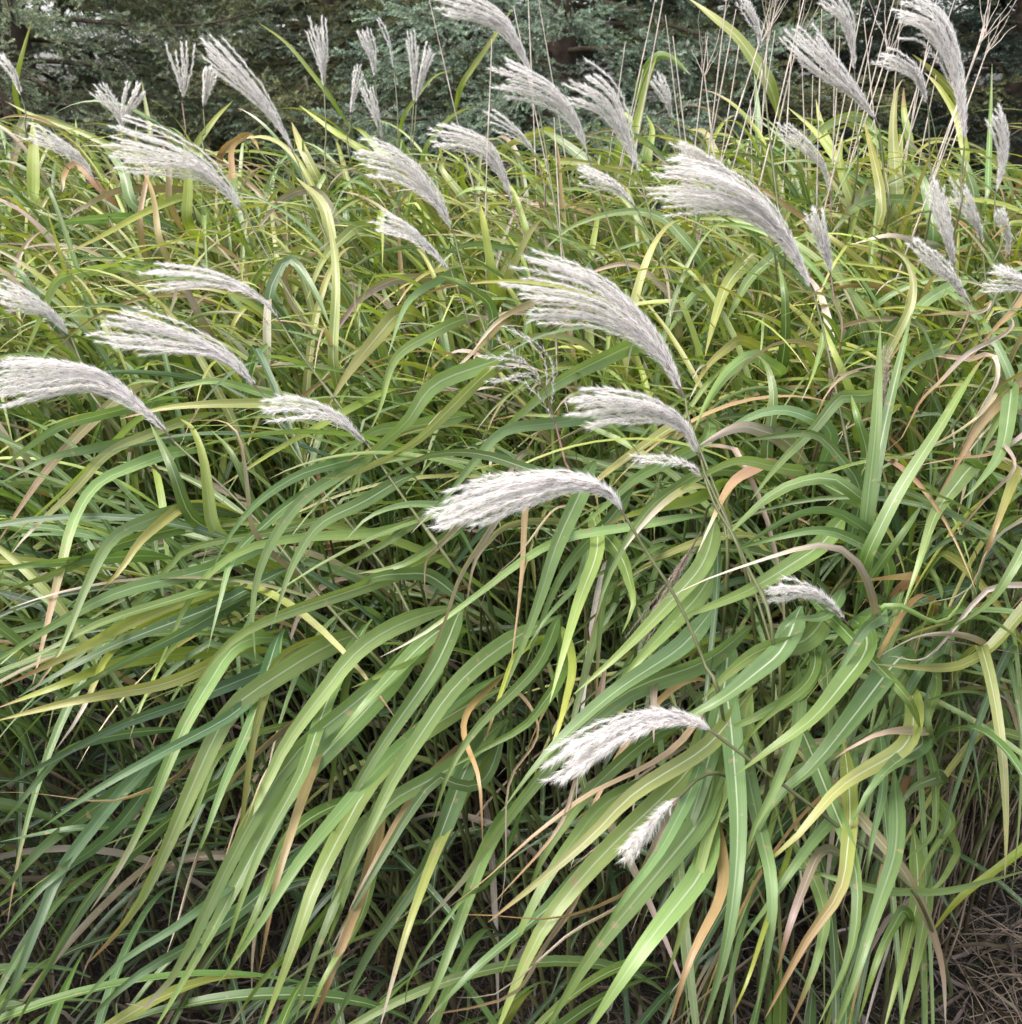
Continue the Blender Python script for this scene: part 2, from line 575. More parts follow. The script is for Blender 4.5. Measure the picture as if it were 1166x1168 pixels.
def stamp(mask, P, rpx):
    x, y, dd = proj(P)
    r = max(0, int(round(rpx / 3.9)))
    for a, b, c in zip((x / 3.9).astype(int), (y / 3.9).astype(int), dd):
        y0, y1, x0, x1 = max(0, b - r), b + r + 1, max(0, a - r), a + r + 1
        if y1 <= 0 or x1 <= 0 or y0 >= MASK_W or x0 >= MASK_W:
            continue
        mask[y0:y1, x0:x1] = np.minimum(mask[y0:y1, x0:x1], c)


def hidden_behind(mask, P):
    """number of points of P that would stand in front of what the mask keeps clear"""
    x, y, dd = proj(P)
    i = (y / 3.9).astype(int); j = (x / 3.9).astype(int)
    ok = (i >= 0) & (j >= 0) & (i < MASK_W) & (j < MASK_W) & (dd > .05)
    mm = mask[i[ok], j[ok]]
    return int(np.sum(np.isfinite(mm) & (dd[ok] < mm - .01)))


def root_of(P, jitter=.06):
    """where the stem through P (upper end) meets the ground: behind and to the right of its top"""
    x = P[0] + rng.uniform(.05, .22) + rng.normal() * jitter
    y = P[1] + .15 + .30 * rng.random() + .25 * max(0, 1.6 - P[1])
    y = max(y, 1.32 + max(0, x - .75) * 1.1)
    return np.array([x, y, 0.0])


# ---- flowering stalks: (plume pixels base->tip, fan px, racemes, depth or None, kind, stem pixels below base, label)
PL = [
    ([(200, 505), (165, 468), (110, 432), (40, 428), (-45, 436)], 62, 17, None, 's', [(290, 590), (365, 680), (440, 762)], 'long silver plume blown out of the left edge of the picture, on a diagonal stem'),
    ([(298, 448), (262, 412), (205, 388), (100, 368)], 56, 15, None, 's', [(350, 535), (440, 650), (480, 720)], 'silver plume arching left just above the plume that leaves the left edge'),
    ([(420, 508), (385, 478), (345, 466), (292, 465)], 38, 9, None, 's', [(455, 560), (520, 650)], 'short silver plume left of centre, touching the stem of the plume above it'),
    ([(322, 370), (295, 340), (245, 318), (155, 308)], 36, 10, None, 's', [(342, 402), (400, 480)], 'slim silver plume arching left in front of yellow green leaves'),
    ([(280, 245), (250, 208), (205, 180), (110, 155)], 62, 17, 2.0, 's', [(310, 300), (350, 370)], 'broad silver plume streaming left over orange tinted leaves'),
    ([(115, 215), (95, 185), (68, 165), (22, 145)], 30, 8, 2.4, 's', [(125, 240), (140, 275)], 'small fading plume beside the folded purple leaf at the upper left'),
    ([(340, 185), (315, 140), (285, 100), (226, 40)], 36, 13, 2.2, 's', [(360, 240), (380, 290)], 'long slanting grey plume rising against the spruce at upper left'),
    ([(208, 118), (208, 85), (204, 45)], 36, 5, 2.8, 'u', [(212, 150), (213, 180)], 'open upright white plume of few strands against the spruce'),
    ([(232, 125), (236, 100), (241, 72)], 18, 6, 2.9, 'u', [(234, 150), (236, 180)], 'small upright white plume beside the open plume of few strands'),
    ([(142, 150), (130, 122), (107, 94)], 22, 7, 2.7, 's', [(145, 170), (146, 190)], 'left one of two short crossed plumes before the spruce'),
    ([(136, 150), (146, 122), (158, 92)], 24, 7, 2.8, 'u', [(134, 170), (134, 190)], 'right one of two short crossed plumes before the spruce'),
    ([(25, 112), (16, 85), (-6, 55)], 14, 5, 2.5, 's', [(30, 130), (34, 165)], 'slim plume cut by the left edge in front of the spruce'),
    ([(370, 102), (367, 65), (357, 14)], 26, 6, 2.7, 'u', [(372, 150), (374, 210)], 'tall upright white plume with two side strands right of the slanting grey plume'),
    ([(428, 92), (424, 62), (413, 28)], 16, 6, 2.8, 'u', [(431, 125), (434, 170)], 'dense white upright plume, highest of the cluster left of the top centre'),
    ([(400, 132), (404, 105), (411, 72)], 14, 4, 2.9, 'u', [(399, 150), (399, 180)], 'thin white upright plume, leftmost of the white cluster'),
    ([(437, 160), (428, 128), (414, 90)], 16, 5, 2.8, 'u', [(440, 180), (442, 200)], 'lowest white plume of the cluster, leaning left'),
    ([(450, 82), (443, 45), (426, 7)], 7, 2, 2.9, 'u', [(454, 130), (456, 170)], 'single pointed white strand standing above the white cluster'),
    ([(472, 118), (472, 80), (468, 30)], 16, 5, 2.8, 'u', [(470, 150), (470, 175)], 'left half of the paired white upright plumes'),
    ([(475, 120), (482, 85), (493, 43)], 16, 5, 2.8, 'u', [(473, 150), (472, 175)], 'right half of the paired white upright plumes'),
    ([(608, 92), (590, 52), (560, 18), (492, -6)], 34, 14, 2.1, 's', [(617, 137), (642, 285), (660, 350)], 'large grey plume cut by the top edge left of centre'),
    ([(673, 185), (655, 138), (622, 105), (556, 78)], 38, 14, 2.1, 's', [(701, 274), (722, 330)], 'dense grey plume just below the one cut by the top edge'),
    ([(730, 203), (712, 150), (688, 110), (640, 82)], 46, 15, 2.1, 's', [(747, 261), (768, 326), (790, 390)], 'wide grey plume slanting up left at top centre, right of a dense one'),
    ([(586, 240), (570, 195), (545, 165), (486, 148)], 34, 12, 2.1, 's', [(593, 261), (603, 295)], 'soft grey plume with a few yellow threads under the top centre plumes'),
    ([(518, 266), (495, 225), (455, 190), (402, 172)], 50, 15, 1.95, 's', [(526, 300), (540, 343), (560, 400)], 'broad grey plume over the middle left foliage with a reddish axis'),
    ([(515, 310), (490, 283), (463, 262), (420, 244)], 26, 9, 1.9, 's', [(524, 335), (535, 370)], 'smaller grey plume directly under the broad one with a reddish axis'),
    ([(612, 178), (590, 152), (548, 126)], 22, 4, 2.5, 'u', [(618, 200), (622, 230)], 'thin white plume of few strands between the grey plumes at top centre'),
    ([(728, 241), (708, 218), (688, 205), (656, 192)], 24, 8, 2.05, 's', [(738, 262), (752, 300)], 'short grey plume tucked under the wide slanting plume'),
    ([(928, 335), (905, 288), (865, 240), (810, 215), (735, 203)], 66, 24, 1.6, 's', [(940, 380), (972, 534), (985, 603), (992, 720)], 'biggest plume, full and silvery, sweeping left at upper right of centre'),
    ([(862, 235), (835, 202), (805, 182), (758, 160)], 22, 9, 1.9, 's', [(872, 262), (885, 300)], 'narrow bluish plume lying along the top of the biggest plume'),
    ([(782, 455), (755, 405), (715, 365), (660, 335), (570, 315)], 84, 22, 1.38, 's', [(790, 490), (845, 630), (876, 723), (890, 790)], 'large silver plume with spread strands right at the centre of the grass'),
    ([(800, 525), (782, 490), (750, 470), (705, 463), (642, 464)], 48, 15, 1.28, 's', [(806, 545), (850, 640), (882, 735)], 'full silver plume below the large central one, on a neighbouring stem'),
    ([(804, 546), (785, 530), (760, 523), (710, 520)], 16, 3, 1.25, 's', [(815, 575), (852, 660)], 'tiny plume of two strands under the full silver plume'),
    ([(714, 590), (692, 562), (650, 550), (590, 560), (490, 590)], 60, 20, 1.08, 's', [(735, 625), (775, 689), (806, 762), (822, 802)], 'white drooping plume near the centre, tip hanging down to the left'),
    ([(634, 484), (620, 440), (600, 415), (545, 400)], 90, 10, 1.45, 'l', [(644, 524), (655, 570)], 'loose brownish plume with separate strands behind the white drooping plume'),
    ([(818, 839), (790, 822), (745, 820), (690, 840), (617, 885)], 46, 15, .98, 's', [(870, 878), (944, 933), (1013, 988), (1050, 1030)], 'low white plume bent over on a diagonal stem at lower right'),
    ([(775, 909), (752, 930), (735, 950), (709, 977)], 20, 8, .95, 's', [(800, 886), (826, 884), (850, 915)], 'lowest small white plume, hanging beneath the bent one'),
    ([(968, 713), (945, 688), (915, 675), (866, 676)], 26, 9, 1.2, 's', [(985, 735), (1010, 790)], 'short grey plume among leaves on the right, beneath the pinkish arching leaf'),
    ([(800, 606), (780, 640), (755, 685), (716, 742)], 24, 7, 1.32, 'f', [(812, 575), (830, 640)], 'faded tan plume hanging among green leaves right of the white drooping plume'),
    ([(1006, 484), (1010, 440), (1011, 384)], 10, 4, 1.6, 'f', [(1003, 520), (1000, 600)], 'narrow upright unopened plume between two upright leaves on the right'),
    ([(1100, 168), (1095, 110), (1080, 55), (1058, 22), (1018, 6)], 44, 17, 1.9, 's', [(1096, 210), (1090, 260)], 'largest bright plume at the top right, cut by the top edge'),
    ([(1059, 122), (1050, 95), (1032, 74), (998, 60)], 22, 9, 2.0, 's', [(1061, 192), (1062, 240)], 'short bright plume in front of the largest one at the top right'),
    ([(1003, 142), (975, 108), (945, 78), (898, 26)], 42, 15, 2.1, 's', [(1009, 206), (1012, 250)], 'bright plume with forked strands left of the top right plumes'),
    ([(975, 84), (972, 45), (962, 15), (938, -12)], 24, 9, 2.2, 's', [(976, 130), (976, 208)], 'bright plume hidden partly behind the forked one, on a reddish stem'),
    ([(869, 60), (864, 30), (846, -8)], 14, 6, 2.1, 's', [(876, 137), (888, 240), (895, 300)], 'slim grey plume at the top edge on a long dark upright stem'),
    ([(948, 316), (940, 280), (925, 232)], 22, 8, 1.75, 'u', [(952, 345), (958, 400)], 'upright tan grey plume right of the biggest plume'),
    ([(948, 222), (938, 190), (918, 165), (892, 141)], 20, 7, 2.3, 's', [(948, 250), (950, 290)], 'greyish plume among leaves above the upright tan grey one'),
    ([(1135, 224), (1143, 180), (1141, 150), (1128, 116)], 20, 6, 2.2, 'u', [(1134, 260), (1133, 300)], 'nodding white plume alone against the dark spruce at the right'),
    ([(1089, 312), (1082, 270), (1064, 202)], 26, 8, 1.9, 'u', [(1092, 340), (1096, 380)], 'dull grey upright plume at the right, left of a curved one'),
    ([(1121, 285), (1112, 250), (1084, 204)], 24, 8, 2.0, 's', [(1124, 320), (1126, 360)], 'curved grey plume at the right under the nodding white one'),
    ([(1112, 354), (1090, 322), (1068, 298), (1040, 268)], 26, 9, 1.8, 's', [(1118, 385), (1125, 430)], 'lowest grey plume at the right, pointing up left'),
    ([(1185, 345), (1165, 322), (1124, 310)], 40, 8, 1.6, 's', [(1200, 380), (1210, 430)], 'bright plume cut by the right edge above the bleached curling leaf'),
    ([(82, 386), (60, 362), (35, 345), (-12, 328)], 40, 10, 1.75, 's', [(96, 420), (120, 470)], 'silver plume cut by the left edge, above the long one'),
    ([(767, 137), (760, 112), (748, 84)], 18, 6, 2.6, 'u', [(770, 165), (772, 190)], 'stiff white plume standing among dead stalks at top centre'),
    ([(1150, 295), (1150, 268), (1140, 235)], 14, 5, 2.1, 'u', [(1152, 320), (1154, 350)], 'small grey plume at the right edge beside a yellow green leaf'),
]
stalks = []
HAIR = np.array([.95, .925, .905]); HAIRD = np.array([.62, .53, .50]); AXIS = np.array([.36, .26, .24])


def make_plume(parent, A3, fan_m, nrac, style):
    """A3: axis in space (base->tip)"""
    ax = spline(A3, 60)
    T = unit(np.gradient(ax, axis=0))
    view = unit(ax - CAM)
    Pp = unit(np.cross(T, view))
    Dp = np.cross(T, Pp)
    L = np.linalg.norm(np.diff(ax, axis=0), axis=1).sum()
    h = Heap()
    V, F, C = tube(ax[:24], .0012, .0006, 5, col=AXIS)
    h.add(V, F, C)
    S_ = np.linspace(0, 1, 60)
    outl = []
    for j in range(nrac):
        o = (j + .5) / nrac * 2 - 1 if nrac > 2 else (-.6, .6)[j]
        o += rng.normal() * .10
        a = rng.uniform(.0, .30) if style != 'l' else rng.uniform(.0, .6)
        te = rng.uniform(.80, 1.0) - .10 * abs(o)
        if j == 0 and style == 's' and nrac > 12:
            a, te = 0.02, .86
        if style == 'u':
            a *= .6
        dz = rng.normal() * .38
        t = np.linspace(a, te, 40)
        g = ((t - a) / (1 - a))
        base = np.stack([np.interp(t, S_, ax[:, k]) for k in range(3)], 1)
        pp = np.stack([np.interp(t, S_, Pp[:, k]) for k in range(3)], 1)
        dp = np.stack([np.interp(t, S_, Dp[:, k]) for k in range(3)], 1)
        e = 1.0 if style != 'l' else .8
        bow = 1 + .18 * np.sin(g * np.pi)
        R = base + pp * (o * fan_m * .5 * g ** e * bow)[:, None] + dp * (dz * fan_m * .5 * g ** e)[:, None]
        R += (np.array([0, 0, -1.0]) * (rng.uniform(0, .05) * L * g ** 2)[:, None])
        R += np.cumsum(rng.normal(size=R.shape) * .0004, axis=0)
        V, F, C = tube(R[::3], .0006, .0003, 4, col=AXIS * 1.2, col2=HAIRD)
        h.add(V, F, C)
        rl = np.linalg.norm(np.diff(R, axis=0), axis=1).sum()
        sp = .0038 if style not in 'lf' else .0058
        ns = int(rl / sp)
        nh = 19 if style in 'su' else 11
        q = np.repeat(np.linspace(.04, 1, ns), nh)
        idx = q * 39; i = np.clip(idx.astype(int), 0, 38)
        O = R[i] + (R[i + 1] - R[i]) * (idx - i)[:, None]
        Tt = unit(R[i + 1] - R[i])
        # each spikelet leans to one side of the strand; its hairs fan from there
        sk = np.repeat(unit(rng.normal(size=(ns, 3))), nh, 0)
        rad = sk + rng.normal(size=sk.shape) * .8
        rad = unit(rad - Tt * np.sum(rad * Tt, 1, keepdims=True))
        spread = .40 if style != 'u' else .36
        D = unit(Tt + rad * (spread * rng.uniform(.3, 1.5, len(q)))[:, None])
        ln = rng.uniform(.007, .0150, len(q))
        dark = (np.arange(len(q)) % nh == 0)
        c = HAIR * rng.uniform(.85, 1.12, (len(q), 1))
        if style == 'f':
            c = c * np.array([.78, .70, .60])
        c[dark] = HAIRD * rng.uniform(.7, 1.2, (dark.sum(), 1))
        wd = np.where(dark, .0011, .00044) * max(1.0, proj(ax[0])[2] / 1.5)
        V, F, C = hair_tris(O, D, np.where(dark, ln * .5, ln), wd, c)
        h.add(V, F, C)
        outl.append(R)
    o = h.build('plume', M_PLUME, parent, smooth=False)
    return outl


for pts, fan, nrac, dep, style, stem_px, label in PL:
    d0 = dep if dep else front(*pts[0]) - .10
    # the plume arches a little nearer the lens towards its tip
    n = len(pts)
    A3 = np.array([at(px, py, d0 * (1 - .035 * i / (n - 1))) for i, (px, py) in enumerate(pts)])
    hid = 'lowest small' in label or 'short grey plume among' in label
    q0 = np.array([pts[0]] + stem_px, float)
    run = np.concatenate([[0], np.cumsum(np.hypot(*np.diff(q0, axis=0).T))]); run /= run[-1]
    d1 = d0 + .10 if hid else max(d0 - .22, min(d0, front(*stem_px[-1]) - .06))
    low = [at(px, py, d0 + (d1 - d0) * u) for (px, py), u in zip(stem_px, run[1:])]
    end = low[-1]
    # below the traced part the stem runs on in its own direction and bends down gently to its root
    dv = unit(end - (low[-2] if len(low) > 1 else A3[0]))
    dv = unit(dv * np.array([1, .3, 1]) + np.array([0, .25, -.35]))
    hz_ = end[2]
    rt = np.array([end[0] + np.clip(dv[0] / max(.35, -dv[2]), -.7, .7) * hz_ * .6, 0, 0.0])
    rt[1] = max(end[1] + .22 * hz_, 1.34 + max(0, rt[0] - .75) * 1.1)
    ctrl = end + dv * .22 * hz_
    SPn = spline(np.array([A3[0] + (A3[0] - low[0]) * .02] + low + [.6 * ctrl + .4 * (end * .6 + rt * .4), .5 * ctrl + .5 * (end * .35 + rt * .65), rt])[::-1], 70)
    root = empty('plume_stalk', rt)
    tag(root, label, 'grass plume', 'flowering stalks of the tall grass')
    V, F, C = tube(SPn, .0034, .0017, 8, (.15, .32, .5, .68, .84), col=(.085, .105, .03), col2=(.075, .08, .03) if rng.random() < .88 else (.12, .07, .05))
    build('stem', V, F, M_STEM, root, C)
    R = make_plume(root, A3, fan * d0 / FPX, int(nrac * {'u': 1.7, 's': 1.3}.get(style, 1)) if nrac > 3 else nrac, style)
    for q in ([] if hid else spline(np.array([A3[0]] + low), 60)):
        stamp(plume_mask, q[None], 1)
    for q in R[::2]:
        stamp(plume_mask, q, 5)
    stalks.append(dict(root=root, stem=SPn, px=pts[min(1, n - 1)], base=pts[0], label=label))

# ---- leaves seen one by one: (zoom frame, base->tip, width, colour, drying tip)
HL = [
    # frame 4
    (4, [(455, 440), (330, 500), (250, 620), (200, 800), (110, 1165)], 60, 'l', .35), (4, [(520, 610), (380, 680), (290, 840), (200, 1060), (110, 1190)], 56, 'b', .1),
    (4, [(575, 598), (470, 690), (400, 790), (320, 870)], 56, 'v', 0), (4, [(870, 668), (640, 712), (560, 780), (470, 880), (400, 990), (300, 1160)], 32, 'l', .1),
    (4, [(1190, 670), (1000, 680), (800, 725), (660, 840), (570, 1010), (500, 1170)], 44, 'l', 0), (4, [(1200, 845), (950, 930), (800, 1000), (700, 1100), (600, 1260)], 66, 'l', 0),
    (4, [(1130, 470), (1000, 560), (890, 720), (840, 900), (850, 1090)], 56, 'b', 0), (4, [(1190, 570), (1060, 640), (970, 780), (910, 960)], 62, 'b', 0),
    (4, [(640, 800), (400, 860), (200, 960), (-60, 1120)], 64, 'b', 0), (4, [(600, 880), (350, 960), (150, 1060), (-40, 1140)], 54, 'g', 0),
    (4, [(660, 930), (400, 1030), (200, 1130), (60, 1210)], 62, 'b', 0), (4, [(430, 310), (300, 440), (150, 580), (0, 710)], 28, 'y', .1),
    (4, [(500, 335), (360, 400), (240, 530), (100, 660), (30, 745)], 48, 'v', .15), (4, [(370, 235), (250, 350), (130, 490), (-10, 700)], 46, 'p', .2),
    (4, [(340, 270), (200, 310), (80, 390), (-20, 470)], 52, 'b', 0), (4, [(850, 195), (720, 160), (600, 180), (490, 225)], 46, 'l', 0),
    (4, [(900, 235), (700, 238), (540, 252), (400, 285)], 54, 'v', .15), (4, [(700, 610), (675, 420), (640, 320), (600, 285)], 66, 'y', 0),
    (4, [(610, 560), (565, 430), (500, 300)], 66, 'g', 0), (4, [(820, 590), (800, 420), (780, 340), (720, 290), (620, 275)], 36, 'd', .4),
    (4, [(830, 540), (770, 400), (700, 320)], 40, 'g', 0), (4, [(1166, 250), (1040, 320), (900, 400), (720, 520)], 34, 'y', .1),
    (4, [(1166, 420), (1000, 470), (860, 560), (760, 680), (700, 800)], 50, 'b', 0), (4, [(360, 1000), (250, 1060), (0, 1180)], 60, 'v', .2),
    (4, [(560, 1020), (400, 1100), (280, 1170), (150, 1260)], 60, 'b', 0), (4, [(900, 620), (780, 740), (730, 900), (690, 1060)], 40, 'b', 0),
    (4, [(220, 760), (100, 770), (-20, 790)], 54, 'b', 0), (4, [(280, 390), (150, 420), (0, 500)], 50, 'b', 0), (4, [(300, 740), (180, 800), (0, 860)], 60, 'g', 0),
    # frame 7
    (7, [(740, -40), (610, 180), (500, 440), (400, 640), (300, 790)], 62, 'l', .2), (7, [(950, -10), (770, 120), (660, 330), (560, 560), (480, 730), (390, 860), (280, 975)], 82, 'l', .14),
    (7, [(1140, -20), (960, 220), (870, 400), (790, 540), (740, 680)], 72, 'l', 0), (7, [(1190, 90), (980, 270), (820, 520), (700, 760), (600, 970), (490, 1105), (420, 1098)], 80, 'b', .12),
    (7, [(1200, 140), (960, 400), (810, 660), (660, 940), (500, 1210)], 84, 'b', 0), (7, [(1190, 430), (1060, 680), (980, 900), (860, 1220)], 84, 'l', 0),
    (7, [(1190, 390), (1000, 620), (860, 840), (720, 1040)], 60, 'b', 0), (7, [(310, 512), (200, 660), (120, 850), (40, 1050), (-30, 1190)], 56, 'b', 0),
    (7, [(270, 480), (130, 590), (-20, 760)], 62, 'b', 0), (7, [(500, 540), (330, 700), (200, 900), (30, 1210)], 58, 'b', 0),
    (7, [(300, 590), (150, 700), (-20, 900)], 52, 'b', 0), (7, [(720, 170), (500, 285), (300, 400), (130, 520)], 52, 'g', 0),
    (7, [(600, 100), (380, 180), (150, 300), (-20, 390)], 54, 'b', 0), (7, [(900, 0), (845, 200), (805, 480), (775, 670)], 48, 'v', .1),
    (7, [(820, 200), (740, 380), (690, 520), (640, 640)], 52, 'b', 0), (7, [(720, 450), (645, 650), (590, 830), (525, 975)], 42, 'd', .3),
    (7, [(1035, 320), (970, 540), (910, 740), (865, 1010)], 52, 'o', .2), (7, [(1190, 760), (1110, 960), (1030, 1200)], 62, 'o', .3),
    (7, [(740, 730), (560, 860), (400, 960), (230, 1140)], 44, 'b', 0), (7, [(640, 900), (450, 1010), (260, 1180)], 54, 'g', 0),
    (7, [(530, -20), (465, 120), (430, 220)], 24, 'l', .1), (7, [(340, -30), (270, 130), (185, 255)], 34, 'y', .3), (7, [(320, -10), (200, 40), (-20, 120)], 54, 'y', .1),
    (7, [(480, 50), (250, 92), (-20, 160)], 54, 'v', 0), (7, [(490, 380), (400, 440), (250, 450), (-30, 430)], 38, 'd', .3), (7, [(180, 290), (90, 400), (-10, 520)], 40, 'b', 0),
    (7, [(400, 510), (220, 520), (0, 560)], 44, 'b', 0), (7, [(930, 600), (860, 780), (760, 980)], 58, 'g', 0), (7, [(700, 320), (640, 480), (570, 560), (520, 700)], 28, 'l', .2),
    (7, [(1166, 880), (1090, 1000), (1010, 1166)], 60, 'g', 0), (7, [(960, 930), (880, 1010), (760, 1180)], 40, 'g', .1), (7, [(860, 400), (780, 560), (730, 600)], 24, 'w', .4),
    (7, [(1050, 200), (1000, 340), (880, 560), (800, 760), (740, 960)], 56, 'g', 0), (7, [(1166, 600), (1120, 760), (1040, 960), (980, 1166)], 56, 'b', 0),
    # frame 8
    (8, [(240, -40), (110, 100), (-10, 240)], 72, 'l', 0), (8, [(340, 130), (200, 350), (100, 560), (-20, 790)], 74, 'b', 0), (8, [(300, 40), (160, 240), (30, 460), (-60, 640)], 74, 'b', 0),
    (8, [(420, 370), (330, 600), (230, 760), (120, 920), (-10, 1200)], 82, 'b', 0), (8, [(340, 345), (180, 440), (80, 600), (30, 760), (-20, 900)], 74, 'b', 0),
    (8, [(415, 370), (345, 350), (250, 470), (160, 620), (50, 810), (-10, 920)], 46, 'b', .1), (8, [(265, 420), (150, 620), (60, 780), (-10, 960)], 44, 'o', .3),
    (8, [(310, 680), (240, 880), (150, 1200)], 48, 'v', .2), (8, [(470, 680), (400, 880), (330, 1060), (250, 1200)], 62, 'b', 0), (8, [(680, 810), (500, 960), (400, 1060), (310, 1160)], 54, 'b', .1),
    (8, [(720, 70), (640, 170), (520, 240), (370, 325)], 52, 'g', 0), (8, [(440, 230), (480, 360), (495, 580)], 32, 'o', .3), (8, [(1190, -20), (980, 60), (800, 210), (640, 400), (520, 560), (430, 690), (300, 832)], 92, 'l', .15),
    (8, [(1120, -60), (940, 60), (780, 200), (660, 330), (560, 460)], 80, 'b', 0), (8, [(1190, 280), (1000, 400), (860, 540), (700, 680), (515, 828)], 70, 'v', .1),
    (8, [(1130, 380), (900, 600), (730, 800), (640, 960), (530, 1230)], 96, 'l', 0), (8, [(1190, 530), (1000, 760), (850, 950), (680, 1230)], 94, 'b', 0),
    (8, [(1200, 700), (1020, 930), (820, 1230)], 96, 'l', 0), (8, [(840, 290), (765, 480), (690, 590), (538, 775)], 42, 'd', .3),
    (8, [(1060, 560), (1000, 700), (900, 770), (750, 820), (560, 812), (438, 806)], 42, 'w', .6), (8, [(790, 40), (745, 200), (690, 330)], 44, 'y', 0),
    (8, [(660, 240), (600, 360), (565, 600), (520, 820)], 26, 'd', .3), (8, [(1100, 260), (860, 420), (720, 520), (600, 600), (380, 800)], 44, 'd', .3),
    (8, [(1166, 440), (1080, 600), (960, 760), (880, 900)], 60, 'b', 0), (8, [(590, -20), (540, 120), (500, 240)], 32, 'y', .2), (8, [(900, 820), (760, 900), (560, 1060), (430, 1056)], 34, 'w', .6),
    (8, [(480, 720), (420, 760), (260, 1000), (240, 1120)], 24, 'g', 0), (8, [(640, 1010), (560, 1080), (400, 1130), (320, 1130)], 32, 'd', .3), (8, [(620, 40), (470, 190), (380, 340), (330, 500)], 50, 'g', 0),
    (8, [(860, 480), (740, 640), (640, 820), (560, 1000)], 64, 'b', 0), (8, [(950, 300), (830, 420), (700, 610), (640, 760)], 60, 'g', 0),
    # frame 9
    (9, [(330, -40), (160, 90), (-20, 180)], 98, 'b', 0), (9, [(400, 82), (270, 150), (150, 205)], 64, 'l', .1), (9, [(620, -30), (480, 140), (340, 245), (210, 340)], 94, 'g', 0),
    (9, [(730, -20), (600, 150), (470, 310), (340, 430), (250, 620)], 98, 'b', 0), (9, [(165, 100), (120, 300), (60, 500), (-10, 740)], 84, 'b', 0),
    (9, [(205, 250), (220, 480), (210, 700), (170, 950), (90, 1220)], 82, 'b', .05), (9, [(205, 300), (130, 500), (80, 700), (20, 900), (-20, 1020)], 62, 'l', 0),
    (9, [(395, 245), (330, 400), (270, 520), (230, 680)], 66, 'l', 0), (9, [(535, 485), (440, 600), (330, 760), (220, 910)], 54, 'b', 0), (9, [(535, 435), (600, 600), (620, 760), (590, 950), (480, 1190)], 62, 'b', 0),
    (9, [(295, 520), (330, 680), (330, 850), (280, 1130)], 62, 'b', 0), (9, [(830, 240), (720, 320), (640, 420), (570, 570)], 72, 'b', 0), (9, [(740, 270), (560, 380), (420, 540), (290, 650)], 72, 'v', 0),
    (9, [(730, 645), (660, 850), (600, 1040), (530, 1220)], 64, 'b', 0), (9, [(695, 430), (660, 580), (640, 730)], 42, 'b', 0), (9, [(590, 540), (560, 720), (440, 900), (310, 1150)], 62, 'v', .45),
    (9, [(650, 505), (760, 640), (845, 800), (900, 980), (912, 1190)], 46, 'p', .2), (9, [(815, 770), (770, 960), (700, 1210)], 58, 'l', 0), (9, [(845, 790), (810, 980), (750, 1220)], 50, 'l', 0),
    (9, [(505, 860), (470, 990), (390, 1180)], 52, 'l', .2), (9, [(720, 722), (900, 722), (1050, 690), (1200, 650)], 42, 'l', 0), (9, [(1200, 560), (1100, 640), (970, 740), (845, 885)], 38, 'y', .1),
    (9, [(925, 508), (870, 590), (815, 700)], 38, 'l', .1), (9, [(950, 605), (900, 690), (830, 748)], 34, 'l', 0), (9, [(840, 190), (720, 195), (620, 232), (520, 300)], 44, 'p', 0),
    (9, [(700, -10), (790, 90), (830, 190)], 60, 'g', 0), (9, [(885, 345), (800, 385), (730, 490)], 52, 'b', 0), (9, [(880, 380), (872, 530), (775, 625)], 38, 'b', 0),
    (9, [(420, 60), (300, 160), (200, 280)], 50, 'g', 0), (9, [(470, 640), (400, 820), (350, 1000)], 46, 'p', .2), (9, [(150, 780), (70, 960), (0, 1180)], 60, 'o', .3),
    (9, [(760, 800), (690, 940), (620, 1166)], 44, 'g', 0), (9, [(300, 880), (250, 1030), (190, 1160)], 24, 'y', .1), (9, [(880, 60), (850, 170), (890, 250)], 40, 'g', 0),
    # frame 5
    (5, [(530, 95), (340, 170), (240, 300), (110, 420), (50, 560)], 78, 'l', 0), (5, [(960, 55), (760, 155), (620, 270), (500, 380)], 78, 'l', 0), (5, [(480, 160), (380, 260), (260, 370), (60, 470), (-40, 480)], 62, 'v', 0),
    (5, [(720, 300), (570, 325), (460, 440), (390, 530), (330, 590), (260, 665)], 54, 'b', .1), (5, [(660, 455), (490, 402), (340, 402), (220, 450), (110, 515)], 48, 'b', 0),
    (5, [(390, 575), (240, 572), (120, 612), (40, 690)], 48, 'b', 0), (5, [(320, 590), (180, 690), (-20, 810)], 62, 'b', 0), (5, [(280, 798), (140, 812), (-20, 890)], 62, 'b', 0), (5, [(370, 680), (230, 770), (80, 800)], 54, 'g', 0),
    (5, [(990, 645), (780, 680), (640, 750), (480, 870), (300, 1000), (155, 1078)], 44, 'l', .15), (5, [(815, 545), (745, 700), (680, 900), (620, 1060), (560, 1210)], 80, 'b', 0),
    (5, [(865, 770), (815, 900), (770, 1050), (720, 1230)], 68, 'l', 0), (5, [(1190, 480), (1060, 575), (960, 720), (900, 850), (870, 960), (848, 1040)], 50, 'l', .1), (5, [(1190, 390), (1010, 480), (900, 580), (780, 670)], 62, 'l', 0),
    (5, [(642, 580), (630, 800), (585, 1120)], 38, 'o', .3), (5, [(520, 640), (445, 780), (410, 920), (350, 1050), (305, 1130)], 48, 'd', .3), (5, [(365, 690), (295, 770), (290, 860), (322, 940)], 38, 'd', .3),
    (5, [(540, 665), (470, 760), (438, 950)], 34, 'p', .1), (5, [(820, 315), (720, 370), (655, 455)], 34, 'd', .3), (5, [(530, 0), (430, 100), (300, 205)], 28, 'o', .4), (5, [(1190, 820), (1060, 960), (940, 1080), (800, 1200)], 82, 'l', 0),
